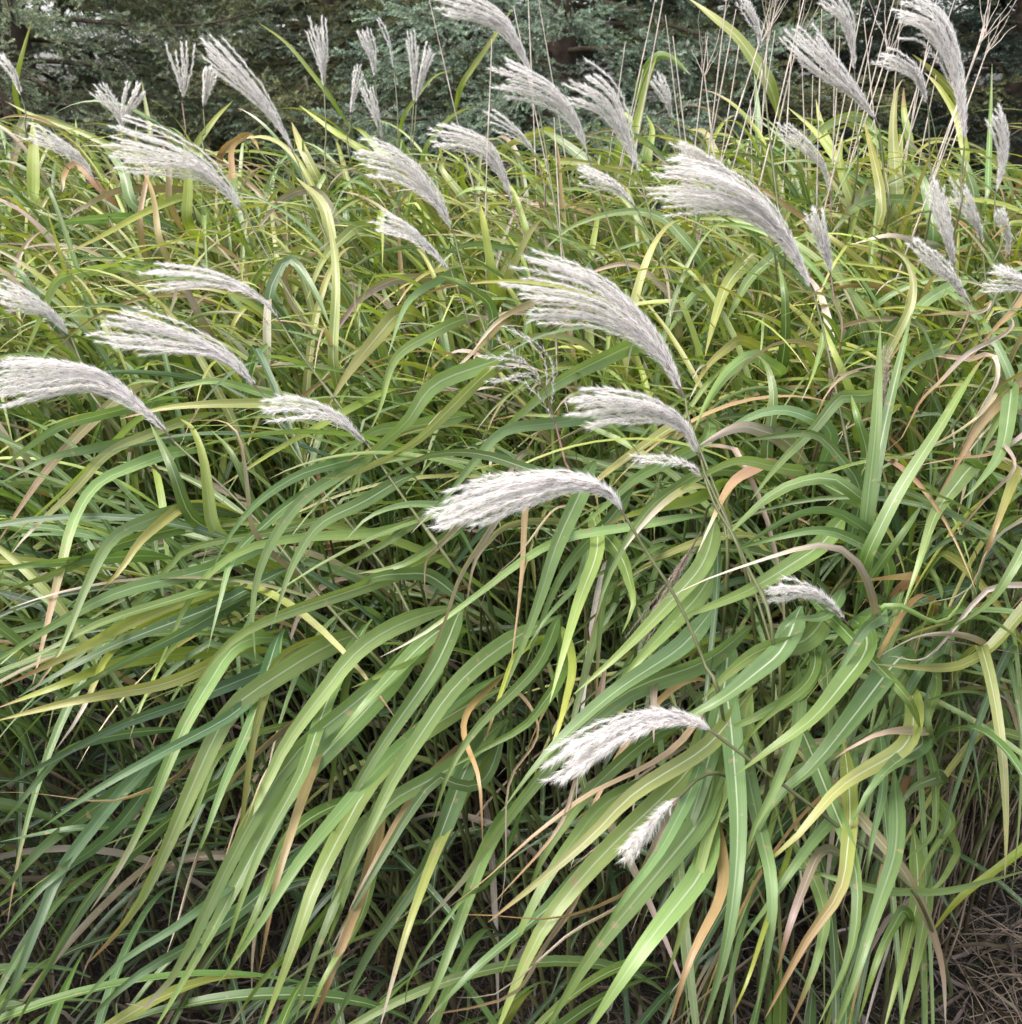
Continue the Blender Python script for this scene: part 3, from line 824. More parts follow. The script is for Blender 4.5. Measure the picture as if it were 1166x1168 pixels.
    (5, [(1190, 900), (1040, 1060), (920, 1200)], 92, 'l', 0), (5, [(350, -10), (210, 80), (155, 250), (110, 350)], 48, 'l', 0), (5, [(190, -40), (60, 120), (-20, 250)], 72, 'v', 0), (5, [(790, 860), (700, 960), (640, 1060)], 44, 'b', 0),
    (5, [(1100, 330), (960, 430), (860, 510), (760, 620)], 60, 'v', .1), (5, [(1166, 560), (1000, 600), (900, 640)], 60, 'y', .1), (5, [(900, 640), (820, 720), (740, 840), (640, 1100)], 60, 'b', 0), (5, [(980, 800), (1000, 900), (960, 1000)], 70, 'g', 0),
    (5, [(260, 310), (130, 330), (-10, 440)], 70, 'l', 0), (5, [(600, 440), (560, 520), (540, 600)], 30, 'p', .2), (5, [(690, 640), (600, 760), (530, 820), (500, 900)], 26, 'w', .4), (5, [(300, 1080), (200, 1120), (60, 1180)], 52, 'g', 0),
    # frame 6
    (6, [(315, 100), (270, 75), (190, 130), (120, 230), (75, 330)], 66, 'l', 0), (6, [(320, 370), (340, 220), (322, 120), (290, 75)], 62, 'g', 0), (6, [(625, 208), (560, 212), (470, 320), (380, 410), (320, 480), (265, 555)], 62, 'l', 0),
    (6, [(645, 370), (615, 270), (598, 205)], 56, 'g', 0), (6, [(500, 300), (380, 257), (260, 282), (90, 390)], 58, 'b', 0), (6, [(600, 460), (490, 342), (380, 337), (190, 365)], 54, 'b', 0), (6, [(320, 330), (220, 312), (80, 380)], 82, 'p', 0),
    (6, [(620, 540), (530, 482), (400, 502), (300, 562), (170, 690)], 68, 'b', 0), (6, [(640, 650), (530, 592), (400, 612), (210, 725)], 62, 'b', 0), (6, [(662, 715), (520, 657), (380, 672), (190, 725)], 58, 'b', 0),
    (6, [(655, 860), (615, 770), (540, 702), (450, 702), (300, 752), (100, 822), (-20, 890)], 46, 'd', .4), (6, [(460, 730), (300, 830), (200, 880), (-20, 965)], 82, 'l', 0), (6, [(350, 445), (200, 427), (-20, 550)], 54, 'l', 0),
    (6, [(290, 440), (205, 500), (140, 640), (85, 750)], 58, 'r', .2), (6, [(658, 580), (700, 350), (770, 50), (800, -70)], 58, 'b', 0), (6, [(650, 580), (680, 300), (695, -30)], 58, 'b', 0), (6, [(595, 190), (540, 60), (490, -60)], 40, 'y', 0),
    (6, [(668, 700), (760, 520), (900, 300), (1010, 120), (1045, 78)], 60, 'g', .15), (6, [(1020, 95), (1065, 80), (1075, 150), (1030, 250), (950, 395)], 52, 'w', .7), (6, [(1200, 130), (1045, 280), (960, 410), (872, 550)], 66, 'o', .25),
    (6, [(1110, -20), (980, 90), (880, 230), (790, 360), (700, 402), (645, 378)], 34, 'w', .6), (6, [(1010, 280), (880, 380), (740, 432), (595, 425)], 30, 'w', .5), (6, [(1190, 325), (1050, 400), (900, 430), (800, 440)], 36, 'w', .5),
    (6, [(965, 480), (880, 600), (820, 780), (765, 930)], 74, 'l', 0), (6, [(1115, 400), (1125, 470), (1015, 580), (875, 725)], 46, 'w', .5), (6, [(1190, 570), (1090, 730), (1000, 880), (845, 917)], 42, 'w', .5),
    (6, [(1200, 835), (1060, 850), (960, 960), (850, 1070), (725, 1080)], 36, 'w', .5), (6, [(1045, 1050), (940, 990), (800, 990), (685, 1065)], 38, 'd', .4), (6, [(1200, 890), (1060, 1050), (950, 1110), (800, 1112), (680, 1100)], 60, 'v', 0),
    (6, [(690, 945), (640, 985), (580, 1080), (500, 1220)], 78, 'b', 0), (6, [(400, 1035), (300, 1052), (200, 1120), (100, 1220)], 104, 'l', 0), (6, [(485, 950), (400, 962), (340, 1040)], 54, 'b', 0),
    (6, [(790, 805), (690, 822), (610, 835)], 44, 'r', .3), (6, [(1166, 150), (1100, 260), (1020, 420)], 60, 'b', 0), (6, [(1140, 480), (1080, 640), (1010, 820)], 44, 'v', .3), (6, [(1200, 660), (1130, 790), (1050, 900), (900, 1000)], 60, 'l', 0),
    (6, [(680, 790), (780, 650), (840, 560)], 46, 'g', 0), (6, [(660, 950), (740, 900), (900, 960), (1000, 830)], 34, 'g', 0), (6, [(500, 40), (470, 140), (430, 230)], 26, 'l', .1), (6, [(210, 30), (120, 110), (60, 220)], 44, 'v', .1),
    (6, [(880, 55), (800, 100), (740, 200)], 62, 'b', 0), (6, [(1130, 200), (1100, 380), (1020, 500), (960, 560)], 70, 'b', 0),
    # frame 1
    (1, [(580, 665), (460, 718), (330, 790), (190, 855)], 42, 'y', .1), (1, [(380, 490), (250, 432), (120, 388), (20, 338)], 32, 'y', .1), (1, [(108, 640), (112, 480), (108, 395)], 62, 'y', 0), (1, [(118, 400), (85, 398), (60, 470), (30, 600)], 50, 'p', .4),
    (1, [(505, 628), (400, 632), (310, 670), (220, 725)], 42, 'o', .3), (1, [(525, 770), (505, 640), (470, 550)], 36, 'o', .2), (1, [(430, 650), (405, 560), (340, 485)], 58, 'b', 0), (1, [(290, 730), (200, 742), (130, 795)], 54, 'b', 0),
    (1, [(270, 905), (190, 932), (140, 1040), (80, 1190)], 54, 'l', 0), (1, [(1110, 710), (1045, 632), (940, 660), (850, 770)], 52, 'p', .2), (1, [(1110, 880), (1075, 690), (985, 590)], 74, 'v', 0), (1, [(1075, 290), (960, 150), (860, 75)], 24, 'y', 0),
    (1, [(1190, 490), (1080, 415), (995, 350)], 34, 'y', 0), (1, [(52, 265), (75, 180), (108, 65)], 26, 'y', 0), (1, [(760, 480), (820, 445), (850, 470), (865, 500)], 34, 'r', .2), (1, [(770, 590), (775, 500), (830, 445)], 34, 'r', .2),
    (1, [(620, 700), (625, 600), (610, 480)], 52, 'y', 0), (1, [(300, 590), (250, 540), (215, 580), (200, 640)], 34, 'r', .3), (1, [(470, 700), (490, 600), (480, 530)], 34, 'o', .2), (1, [(560, 640), (560, 560), (540, 470)], 40, 'o', .2),
    (1, [(960, 900), (1050, 840), (1100, 790)], 34, 'o', .3), (1, [(1166, 770), (1080, 860), (1020, 1000)], 54, 'v', 0), (1, [(900, 960), (960, 860), (1040, 960), (1100, 1090)], 54, 'b', 0), (1, [(640, 1000), (600, 930), (560, 1060)], 44, 'p', .3),
    (1, [(500, 440), (470, 260)], 26, 'v', 0), (1, [(660, 470), (720, 390), (775, 335)], 34, 'y', 0), (1, [(1040, 560), (1000, 480), (970, 405)], 50, 'v', 0), (1, [(130, 1000), (70, 910), (20, 880)], 54, 'b', 0),
    # frame 2
    (2, [(440, 260), (530, 130), (596, 28)], 28, 'y', 0), (2, [(320, 922), (200, 932), (80, 1005), (-20, 1150)], 48, 'p', .1), (2, [(360, 925), (250, 1005), (180, 1190)], 40, 'b', 0), (2, [(620, 832), (450, 812), (320, 885)], 38, 'b', 0),
    (2, [(1190, 820), (1090, 722), (960, 706), (800, 752), (690, 840)], 50, 'b', 0), (2, [(1100, 960), (1000, 882), (900, 892), (790, 940)], 44, 'p', .1), (2, [(690, 436), (600, 470), (525, 530)], 46, 'v', 0), (2, [(850, 540), (760, 470), (690, 430)], 54, 'g', 0),
    (2, [(1000, 450), (1040, 280), (1075, 190)], 48, 'y', 0), (2, [(1060, 205), (1085, 182), (1130, 195), (1190, 250)], 54, 'l', .1), (2, [(680, 1000), (560, 1060), (450, 1190)], 46, 'o', .3), (2, [(500, 990), (430, 945), (350, 915)], 62, 'g', 0),
    (2, [(0, 1160), (10, 900), (-20, 690)], 54, 'v', 0), (2, [(960, 460), (990, 400), (940, 360)], 40, 'y', 0), (2, [(1050, 500), (1060, 430), (1040, 380)], 44, 'y', 0), (2, [(320, 470), (390, 390), (470, 350)], 26, 'y', 0), (2, [(250, 360), (330, 260), (400, 230)], 20, 'y', 0),
    (2, [(420, 640), (360, 560), (380, 520)], 44, 'v', .1), (2, [(820, 540), (950, 555), (1020, 570)], 34, 'v', .2), (2, [(760, 790), (860, 830), (930, 880)], 50, 'g', 0), (2, [(170, 520), (100, 440), (60, 420)], 40, 'y', 0), (2, [(120, 510), (50, 470), (-20, 430)], 44, 'y', 0),
    (2, [(590, 900), (650, 780), (700, 720)], 44, 'v', 0), (2, [(520, 860), (500, 740), (490, 680)], 56, 'y', 0), (2, [(640, 760), (600, 640), (560, 600)], 40, 'y', 0),
    # frame 3
    (3, [(312, 255), (225, 130), (140, 58), (50, -10)], 66, 'v', 0), (3, [(752, 680), (738, 450), (748, 310), (770, 262)], 66, 'v', .1), (3, [(705, 520), (665, 420), (620, 382), (540, 402), (440, 480), (370, 550)], 58, 'l', .1), (3, [(585, 580), (480, 440), (385, 355)], 48, 'y', 0),
    (3, [(1052, 640), (1060, 400), (1066, 210)], 30, 'g', 0), (3, [(868, 740), (835, 600), (765, 525)], 58, 'g', 0), (3, [(700, 600), (620, 650), (530, 790)], 62, 'p', 0), (3, [(780, 665), (650, 668), (560, 740), (520, 800)], 52, 'l', 0),
    (3, [(350, 850), (260, 930), (180, 1075)], 72, 'l', 0), (3, [(260, 860), (180, 960), (110, 1190)], 72, 'v', 0), (3, [(1010, 1022), (880, 1050), (770, 1060), (650, 1050)], 30, 'w', .4), (3, [(815, 800), (720, 782), (590, 815)], 44, 'p', .4),
    (3, [(140, 985), (110, 960), (60, 1000), (-20, 1120)], 64, 'l', 0), (3, [(455, 885), (520, 868), (640, 880), (760, 902), (855, 948)], 24, 'y', .1), (3, [(720, 1166), (800, 1000), (785, 870), (700, 810)], 54, 'v', .1), (3, [(945, 945), (850, 1000), (750, 1110), (680, 1190)], 64, 'l', 0),
    (3, [(1190, 975), (1100, 1060), (980, 1190)], 44, 'o', .3), (3, [(440, 725), (330, 650), (205, 570)], 34, 'o', .3), (3, [(640, 880), (540, 800), (430, 725)], 44, 'v', .2), (3, [(930, 300), (860, 230), (800, 180)], 50, 'v', 0), (3, [(980, 500), (950, 390), (890, 290), (840, 240)], 48, 'y', .1),
    (3, [(790, 460), (775, 380), (772, 290)], 40, 'y', .4), (3, [(1166, 740), (1120, 745), (1060, 800)], 44, 'y', .2), (3, [(380, 1050), (375, 960), (355, 870)], 56, 'g', 0), (3, [(540, 520), (500, 420), (480, 330)], 44, 'v', 0), (3, [(290, 460), (285, 350), (275, 240)], 34, 'b', 0),
    (3, [(1000, 620), (970, 540), (925, 500)], 50, 'g', 0), (3, [(590, 640), (560, 540), (570, 440)], 50, 'v', .2), (3, [(700, 700), (690, 600), (640, 400)], 50, 'v', 0), (3, [(140, 500), (110, 440), (60, 430)], 50, 'v', 0), (3, [(720, 520), (560, 545), (430, 600)], 28, 'y', 0),
]


def leaf_path(px, n=NR):
    """pixels -> points on the grass mass; a part that rises above its base stays in the base's plane"""
    d0 = front(*px[0])
    off = rng.uniform(.0, .09)
    P = []
    for i, (x, y) in enumerate(px):
        dd = front(x, y)
        if dd > d0:
            dd = d0 + .30 * (dd - d0)
        t = i / (len(px) - 1)
        P.append(at(x, y, dd - off - .05 * math.sin(math.pi * t) * .8))
    return np.array(P)


heroes = []
for z, pz, wz, code, dry in HL:
    px = [(Z[z][0] + a * K, Z[z][1] + b * K) for a, b in pz]
    if code in 'bg' and px[0][0] < 270 and px[0][1] > 690:      # blades low on the left get the green with shade painted in
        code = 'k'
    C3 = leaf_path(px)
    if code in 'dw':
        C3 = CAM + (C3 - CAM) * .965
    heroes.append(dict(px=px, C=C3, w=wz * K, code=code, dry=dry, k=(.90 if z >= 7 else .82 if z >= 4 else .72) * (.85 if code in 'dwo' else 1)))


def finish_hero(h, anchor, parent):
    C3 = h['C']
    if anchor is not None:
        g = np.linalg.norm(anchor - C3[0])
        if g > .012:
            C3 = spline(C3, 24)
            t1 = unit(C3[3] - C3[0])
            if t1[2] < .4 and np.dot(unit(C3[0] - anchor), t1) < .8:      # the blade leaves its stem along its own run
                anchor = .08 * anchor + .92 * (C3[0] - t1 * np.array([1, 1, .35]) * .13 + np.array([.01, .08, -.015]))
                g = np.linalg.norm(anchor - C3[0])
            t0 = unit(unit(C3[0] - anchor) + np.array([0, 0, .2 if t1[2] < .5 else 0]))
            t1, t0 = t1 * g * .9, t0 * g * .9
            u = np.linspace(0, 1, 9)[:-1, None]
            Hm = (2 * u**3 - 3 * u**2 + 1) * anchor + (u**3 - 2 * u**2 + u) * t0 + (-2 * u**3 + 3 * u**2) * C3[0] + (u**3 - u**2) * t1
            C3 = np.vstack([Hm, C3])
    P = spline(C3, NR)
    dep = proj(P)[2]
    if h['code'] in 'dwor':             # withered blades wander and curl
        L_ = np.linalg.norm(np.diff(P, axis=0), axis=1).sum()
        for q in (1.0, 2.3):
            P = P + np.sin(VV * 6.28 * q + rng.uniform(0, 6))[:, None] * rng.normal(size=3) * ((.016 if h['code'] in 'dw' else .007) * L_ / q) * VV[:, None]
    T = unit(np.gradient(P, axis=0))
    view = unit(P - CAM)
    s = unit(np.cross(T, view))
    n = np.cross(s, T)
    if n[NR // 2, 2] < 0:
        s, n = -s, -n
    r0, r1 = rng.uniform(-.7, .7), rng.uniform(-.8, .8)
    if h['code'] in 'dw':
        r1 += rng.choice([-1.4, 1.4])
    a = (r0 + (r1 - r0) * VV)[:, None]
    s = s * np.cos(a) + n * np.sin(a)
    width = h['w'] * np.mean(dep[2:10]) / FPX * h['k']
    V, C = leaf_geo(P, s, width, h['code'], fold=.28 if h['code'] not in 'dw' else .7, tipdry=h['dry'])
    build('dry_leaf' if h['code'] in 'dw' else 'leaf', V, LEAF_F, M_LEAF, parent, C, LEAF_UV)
    stamp(leaf_mask, P[1:], h['w'] * .4)
    if h['code'] in 'dwor':
        stamp(plume_mask, P[4:], 2)


# give each traced leaf to the flowering stalk it grows on, or gather neighbours on a leafy shoot
free = []
for h in heroes:
    b = h['C'][0]
    best = None
    for s in stalks:
        dd = np.linalg.norm(s['stem'][:62] - b, axis=1)
        k = int(np.argmin(dd))
        if dd[k] < .075 and (best is None or dd[k] < best[0]):
            best = (dd[k], s, s['stem'][k])
    if best:
        finish_hero(h, best[2] - (np.array(best[1]['stem'][40]) - np.array(best[1]['stem'][34])), best[1]['root'])
    else:
        free.append(h)
groups = []
for h in sorted(free, key=lambda q: q['C'][0][2], reverse=True):
    for g in groups:
        if len(g) < 5 and np.linalg.norm(g[0]['C'][0] - h['C'][0]) < .13:
            g.append(h)
            break
    else:
        groups.append([h])

NAMES = {'k': 'shaded green', 'g': 'dark green', 'b': 'blue green', 'l': 'pale green', 'y': 'yellow green', 'v': 'olive green', 'o': 'orange', 'd': 'dry brown', 'w': 'bleached', 'p': 'purplish', 'r': 'reddish'}
SHORT = [
    ('plume leaving the left edge', 0), ('second plume from left edge', 1), ('short plume left of centre', 2), ('slim plume over yellow leaves', 3),
    ('broad plume over orange leaves', 4), ('plume by folded purple leaf', 5), ('long slanting grey plume', 6), ('white upright plume cluster', 15), ('paired white upright plumes', 17),
    ('dense top centre plumes', 20), ('grey plume with yellow threads', 22), ('broad plume with reddish axis', 23), ('the biggest plume', 27), ('large central plume', 29),
    ('full plume under central one', 30), ('white drooping plume', 32), ('loose brownish plume', 33), ('low white bent plume', 34), ('lowest small plume', 35),
    ('short grey right plume', 36), ('narrow unopened plume', 38), ('top right plumes', 40), ('forked bright plume', 41), ('nodding white plume', 46), ('lowest grey right plume', 49),
    ('plume cut by right edge', 50), ('silver plume at left edge', 51), ('stiff plume among dead stalks', 52),
]
SHORT_PX = np.array([(PL[i][0][1][0], PL[i][0][1][1]) for _, i in SHORT])


def where(px, py):
    k = int(np.argmin(np.hypot(SHORT_PX[:, 0] - px, (SHORT_PX[:, 1] - py))))
    dx, dy = px - SHORT_PX[k, 0], py - SHORT_PX[k, 1]
    far = math.hypot(dx, dy)
    if far < 45:
        rel = 'beside'
    elif abs(dx) > abs(dy) * 1.3:
        rel = 'left of' if dx < 0 else 'right of'
    else:
        rel = 'below' if dy > 0 else 'above'
    if far > 230 and rel in ('below', 'above'):
        rel = 'far ' + rel
    return rel, SHORT[k][0]


def shoot_label(px, py, codes):
    px, py = min(max(px, 0), 1166), min(max(py, 120), 1168)
    rel, nm = where(px, py)
    c = [x for x in codes]
    main = max(set(c), key=c.count)
    odd = [x for x in 'wdorp' if x in c and x != main]
    s = NAMES[main]
    if main in 'odwr':
        s = s + ' leaved'
    s = s + ' shoot'
    if odd:
        s += ' with ' + NAMES[odd[0]] + ' leaf'
    return s + ' ' + rel + ' ' + nm


used_labels = {}


def single_out(lb, extras):
    """a label already taken gets one more true trait"""
    if lb not in used_labels:
        used_labels[lb] = 1
        return lb
    for e in extras:
        l2 = e + ' ' + lb
        if l2 not in used_labels and len(l2.split()) <= 16:
            used_labels[l2] = 1
            return l2
    return lb


n_shoot = 0
for g in groups:
    tops = np.array([h['C'][0] for h in g])
    tdir = unit(np.mean([unit(spline(h['C'], 24)[3] - h['C'][0]) for h in g], 0))
    rise = max(0, tdir[2])
    top = tops.mean(0) - tdir * .10 * rise + np.array([.02, .12, -.04]) * (1 - .6 * rise) - tdir * .12 * (1 - rise)
    top[2] = max(.3, top[2])
    rt = root_of(top)
    mid = .55 * top + .45 * rt + np.array([-.02, .03, .03])
    SPn = spline(np.array([rt, mid, top]), 40)
    root = empty('grass_shoot', rt)
    codes = [h['code'] for h in g]
    px, py, _ = proj(top)
    ex = {1: ['single leaved'], 2: ['two leaved'], 3: ['three leaved'], 4: ['four leaved'], 5: ['five leaved']}[len(g)] + (['wide leaved'] if max(h['w'] for h in g) > 27 else ['narrow leaved'] if max(h['w'] for h in g) < 13 else [])
    tag(root, single_out(shoot_label(px, py, codes), ex), 'grass shoot', 'leafy shoots of the tall grass')
    V, F, C = tube(SPn, .0042, .0022, 7, (.3, .55, .8), col=(.15, .13, .05), col2=(.12, .19, .05))
    build('stem', V, F, M_STEM, root, C)
    for h in g:
        t1 = unit(spline(h['C'], 24)[3] - h['C'][0])
        ri = max(0, t1[2])
        dd = np.linalg.norm(SPn[12:] - (h['C'][0] - t1 * (.16 * ri + .12 * (1 - ri)) + np.array([.02, .11, -.06]) * (1 - .6 * ri)), axis=1)
        finish_hero(h, SPn[12 + int(np.argmin(dd))], root)
    n_shoot += 1
print('hero leaves', len(heroes), 'hero shoots', n_shoot, 'stalks', len(stalks))


# ---- the rest of the mass: shoots in depth
def silhouette(px):
    return float(np.interp(px, [0, 120, 300, 400, 520, 700, 850, 1000, 1166], [150, 165, 185, 170, 185, 160, 150, 165, 215]))


def free_leaf(o, az, e0, e1, L, pw, curl):
    v = VV[:-1]
    el = e0 + (e1 - e0) * v ** pw
    if rng.random() < .13:               # a snapped blade
        el = el - np.where(v > rng.uniform(.35, .8), rng.uniform(.5, 1.3), 0)
    a = az + curl * v
    st = L / (NR - 1) * np.stack([np.cos(el) * np.cos(a), np.cos(el) * np.sin(a), np.sin(el)], 1)
    P = np.vstack([o, o + np.cumsum(st, 0)])
    return P


WIND = math.radians(188)                 # leaves and plumes are blown towards -X


HOLLOWS = [(530, 880, 95, 190), (330, 1080, 210, 90), (130, 880, 150, 60), (590, 690, 80, 70), (660, 1060, 70, 110), (100, 1130, 120, 60), (270, 560, 90, 60), (960, 640, 60, 90), (440, 620, 60, 50)]


def leaf_ok(P, soft=.3):
    x, y, dd = proj(P)
    if dd.min() < .62:
        return False
    if hidden_behind(plume_mask, P) > 0:
        return False
    if hidden_behind(leaf_mask, P) > soft * NR:
        return False
    lim = np.interp(x, [0, 120, 300, 400, 520, 700, 850, 1000, 1166], [128, 138, 152, 146, 156, 138, 126, 140, 186])
    # the foot of the clump is open: dark gaps between the hanging blades
    low = float(sm((np.mean(y) - 600) / 220)) * float(np.interp(np.mean(x), [0, 250, 560, 640, 900, 1100], [.8, .92, .92, .8, .7, .4])) * float(1 - sm((np.mean(y) - 1060) / 90))
    if rng.random() < low:
        return False
    if np.sum((x > 1075) & (x < 1180) & (y > 905)) > 3 and rng.random() < .93:
        return False
    for hx, hy, ha, hb in HOLLOWS:
        ins = ((x - hx) / ha) ** 2 + ((y - hy) / hb) ** 2 < 1
        if np.sum(ins) > .18 * len(x) and dd[ins].min() < front(hx, hy) + .62 and rng.random() < .96:
            return False
    if np.any(y < lim - 0) and rng.random() > .10:
        return False
    return True


def shoot_leaves(rt, SPn, nl, front_row):
    """leaves along a stem; yields (P, side, width, code, dry)"""
    out = []
    hgt = SPn[-1, 2]
    ph = rng.uniform(0, 6.28)
    for i in range(nl):
        s = .28 + .72 * (i + .8) / nl
        o = SPn[min(len(SPn) - 1, int(s * (len(SPn) - 1)))]
        for tr in range(4):
            az = WIND + rng.normal() * (.6 if front_row else .85) + (.45 if i % 2 else -.25) + (.35 if front_row else 0)
            L = rng.uniform(.48, .88) * (1.0 if s < .9 else .75)
            e0 = math.radians(rng.uniform(50, 80) if front_row else rng.uniform(60, 88))
            e1 = math.radians(rng.uniform(-65, -8) - (18 if front_row else 0) + (35 if s > .92 else 0))
            P = free_leaf(o, az, e0, e1, L, rng.uniform(.7, 1.15) if front_row else rng.uniform(.9, 1.9), rng.normal() * .22)
            if P[:, 2].min() < .03:
                continue
            if P[:, 2].max() > top_z(P[int(np.argmax(P[:, 2])), 1]) + .10:
                continue
            if leaf_ok(P):
                break
        else:
            continue
        T = unit(np.gradient(P, axis=0))
        hz = np.cross(np.array([math.cos(az), math.sin(az), 0]), np.array([0, 0, 1.0]))
        tw = rng.normal() * .35 + VV * rng.normal() * .8
        side = hz[None] * np.cos(tw)[:, None] + np.cross(T, hz[None]) * np.sin(tw)[:, None]
        u = rng.random()
        zrel = o[2]
        if s < .42 and u < .55:
            code = 'd'
        elif u < .05:
            code = rng.choice(['o', 'w', 'r', 'd'])
        elif u < .12:
            code = 'p'
        elif P[:, 1].mean() > 1.75:
            code = rng.choice(['g', 'y', 'v', 'l', 'b'], p=[.24, .32, .2, .14, .10])
        else:
            code = rng.choice(['g', 'b', 'l', 'v', 'y', 'k'], p=[.28, .24, .14, .10, .06, .18])
        dry = rng.choice([0, 0, .06, .15, .3], p=[.4, .2, .2, .14, .06])
        out.append((P, side, rng.uniform(.010, .0195), code, dry))
    return out


def make_stem(rt, front_row):
    y = rt[1]
    zt = top_z(y) - rng.uniform(.10, .34)
    lx = -.08 + rng.normal() * .12; ly = -.06 + rng.normal() * .09 - (.10 if front_row else 0)
    s = np.linspace(0, 1, 30)
    return np.stack([rt[0] + lx * s ** 1.7, rt[1] + ly * s ** 1.7, zt * s], 1)


def in_bed(x, y):
    return y > 1.30 + max(0, x - .75) * 1.1 and y < 3.25


roots = []
tries = 0
TARGET = 290 - n_shoot
while len(roots) < TARGET + 700 and tries < 60000:
    tries += 1
    y = rng.uniform(1.3, 3.2); x = rng.uniform(-.62, .60) * (y + .55)
    if not in_bed(x, y):
        continue
    if any((x - a) ** 2 + (y - b) ** 2 < .055 ** 2 for a, b in roots):
        continue
    roots.append((x, y))
# those that show largest come first: the nearer half of the bed
order = sorted(range(len(roots)), key=lambda i: roots[i][1] + rng.uniform(0, 1.5))
mass = Heap()
deadmass = Heap()
made = 0
for c, i in enumerate(order):
    x, y = roots[i]
    rt = np.array([x, y, 0.0])
    fr = y < 1.75 + max(0, x - .75) * 1.1
    SPn = make_stem(rt, fr)
    lv = shoot_leaves(rt, SPn, int(rng.integers(5, 9)), fr)
    if len(lv) >= 3 and made < TARGET:
        root = empty('grass_shoot', rt)
        m = lv[len(lv) // 2][0]
        a, b, _ = proj(np.mean([q[0].mean(0) for q in lv], 0))
        ex = {3: ['three leaved'], 4: ['four leaved'], 5: ['five leaved'], 6: ['six leaved'], 7: ['seven leaved'], 8: ['eight leaved']}[len(lv)]
        tag(root, single_out(shoot_label(a, b, [q[3] for q in lv]), ex + ['upright', ]), 'grass shoot', 'leafy shoots of the tall grass')
        V, F, C = tube(SPn, .0042, .002, 6, (.3, .55, .8), col=(.075, .055, .03), col2=(.10, .16, .045))  # stem foot coloured darker to imitate shade inside the clump
        build('stem', V, F, M_STEM, root, C)
        for P, sd, wd, code, dry in lv:
            add_leaf('dry_leaf' if code in 'dw' else 'leaf', P, sd, wd, code, root, tipdry=dry, fold=rng.uniform(.2, .5))
        made += 1
    else:
        V, F, C = tube(SPn, .004, .002, 5, col=(.085, .06, .035), col2=(.10, .14, .045))  # dark foot colour again stands in for interior shade
        deadmass.add(V, F, C)
        for P, sd, wd, code, dry in lv:
            V, C = leaf_geo(P, sd, wd, code, tipdry=dry)
            mass.add(V, LEAF_F, C, LEAF_UV)
# extra inner leaves nobody could count
for k in range(1500):
    y = rng.uniform(1.45, 3.2); x = rng.uniform(-.62, .60) * (y + .5)
    if not in_bed(x, y - .12):
        continue
    z0 = rng.uniform(.15, .85) * top_z(y)
    P = free_leaf(np.array([x, y, z0]), WIND + rng.normal() * 1.2, math.radians(rng.uniform(30, 80)), math.radians(rng.uniform(-75, 0)), rng.uniform(.4, .7), rng.uniform(.7, 1.2), rng.normal() * .4)
    if P[:, 2].min() < .02 or P[:, 2].max() > top_z(P[:, 1].min()) or not leaf_ok(P, .2):
        continue
    T = unit(np.gradient(P, axis=0)); sd = unit(np.cross(T, [0, 0, 1.0]))
    V, C = leaf_geo(P, sd, rng.uniform(.012, .022), rng.choice(['g', 'b', 'v', 'd', 'y'], p=[.42, .28, .1, .08, .12]))
    mass.add(V, LEAF_F, C, LEAF_UV)
for k in range(2600):                       # the far side of the clump, a close canopy of finer blades
    y = rng.uniform(1.75, 3.2); x = rng.uniform(-.62, .60) * (y + .4)
    z0 = top_z(y) - rng.uniform(.22, .66)
    az = WIND + rng.normal() * 1.15
    P = free_leaf(np.array([x, y, z0]), az, math.radians(rng.uniform(62, 90)), math.radians(rng.uniform(-75, 0) if rng.random() < .5 else rng.uniform(-20, 60)), rng.uniform(.38, .70), rng.uniform(1.3, 3.0), rng.normal() * .3)
    if P[:, 2].max() > top_z(y) + rng.uniform(.05, .19) or not leaf_ok(P, .25):
        continue
    hz = np.cross(np.array([math.cos(az), math.sin(az), 0]), np.array([0, 0, 1.0]))
    T = unit(np.gradient(P, axis=0))
    tw = rng.normal() * .5 + VV * rng.normal() * .8
    sd = hz[None] * np.cos(tw)[:, None] + np.cross(T, hz[None]) * np.sin(tw)[:, None]
    V, C = leaf_geo(P, sd, rng.uniform(.012, .022), rng.choice(['g', 'y', 'v', 'l', 'b', 'p', 'o', 'd'], p=[.22, .30, .16, .15, .08, .04, .02, .03]), tipdry=rng.choice([0, .1, .2]))
    mass.add(V, LEAF_F, C, LEAF_UV)
for k in range(520):                        # hanging blades at the foot, mostly below the frame, added to block sky light
    x = rng.uniform(-1.3, .55); y = rng.uniform(.95, 1.6)
    P = free_leaf(np.array([x, y, rng.uniform(.35, .85)]), WIND + .9 + rng.normal() * .5, math.radians(rng.uniform(0, 60)), math.radians(rng.uniform(-85, -50)), rng.uniform(.4, .75), rng.uniform(.7, 1.1), rng.normal() * .25)
    px_, py_, dd_ = proj(P)
    if P[:, 2].min() < .02 or dd_.min() < .6 or np.any((py_ < 1085) & (px_ > -80) & (px_ < 1240)):
        continue
    T = unit(np.gradient(P, axis=0)); sd = unit(np.cross(T, [0, 0, 1.0]) + rng.normal(size=3) * .3)
    V, C = leaf_geo(P, sd, rng.uniform(.013, .022), rng.choice(['g', 'b', 'v'], p=[.45, .45, .1]))
    mass.add(V, LEAF_F, C, LEAF_UV)
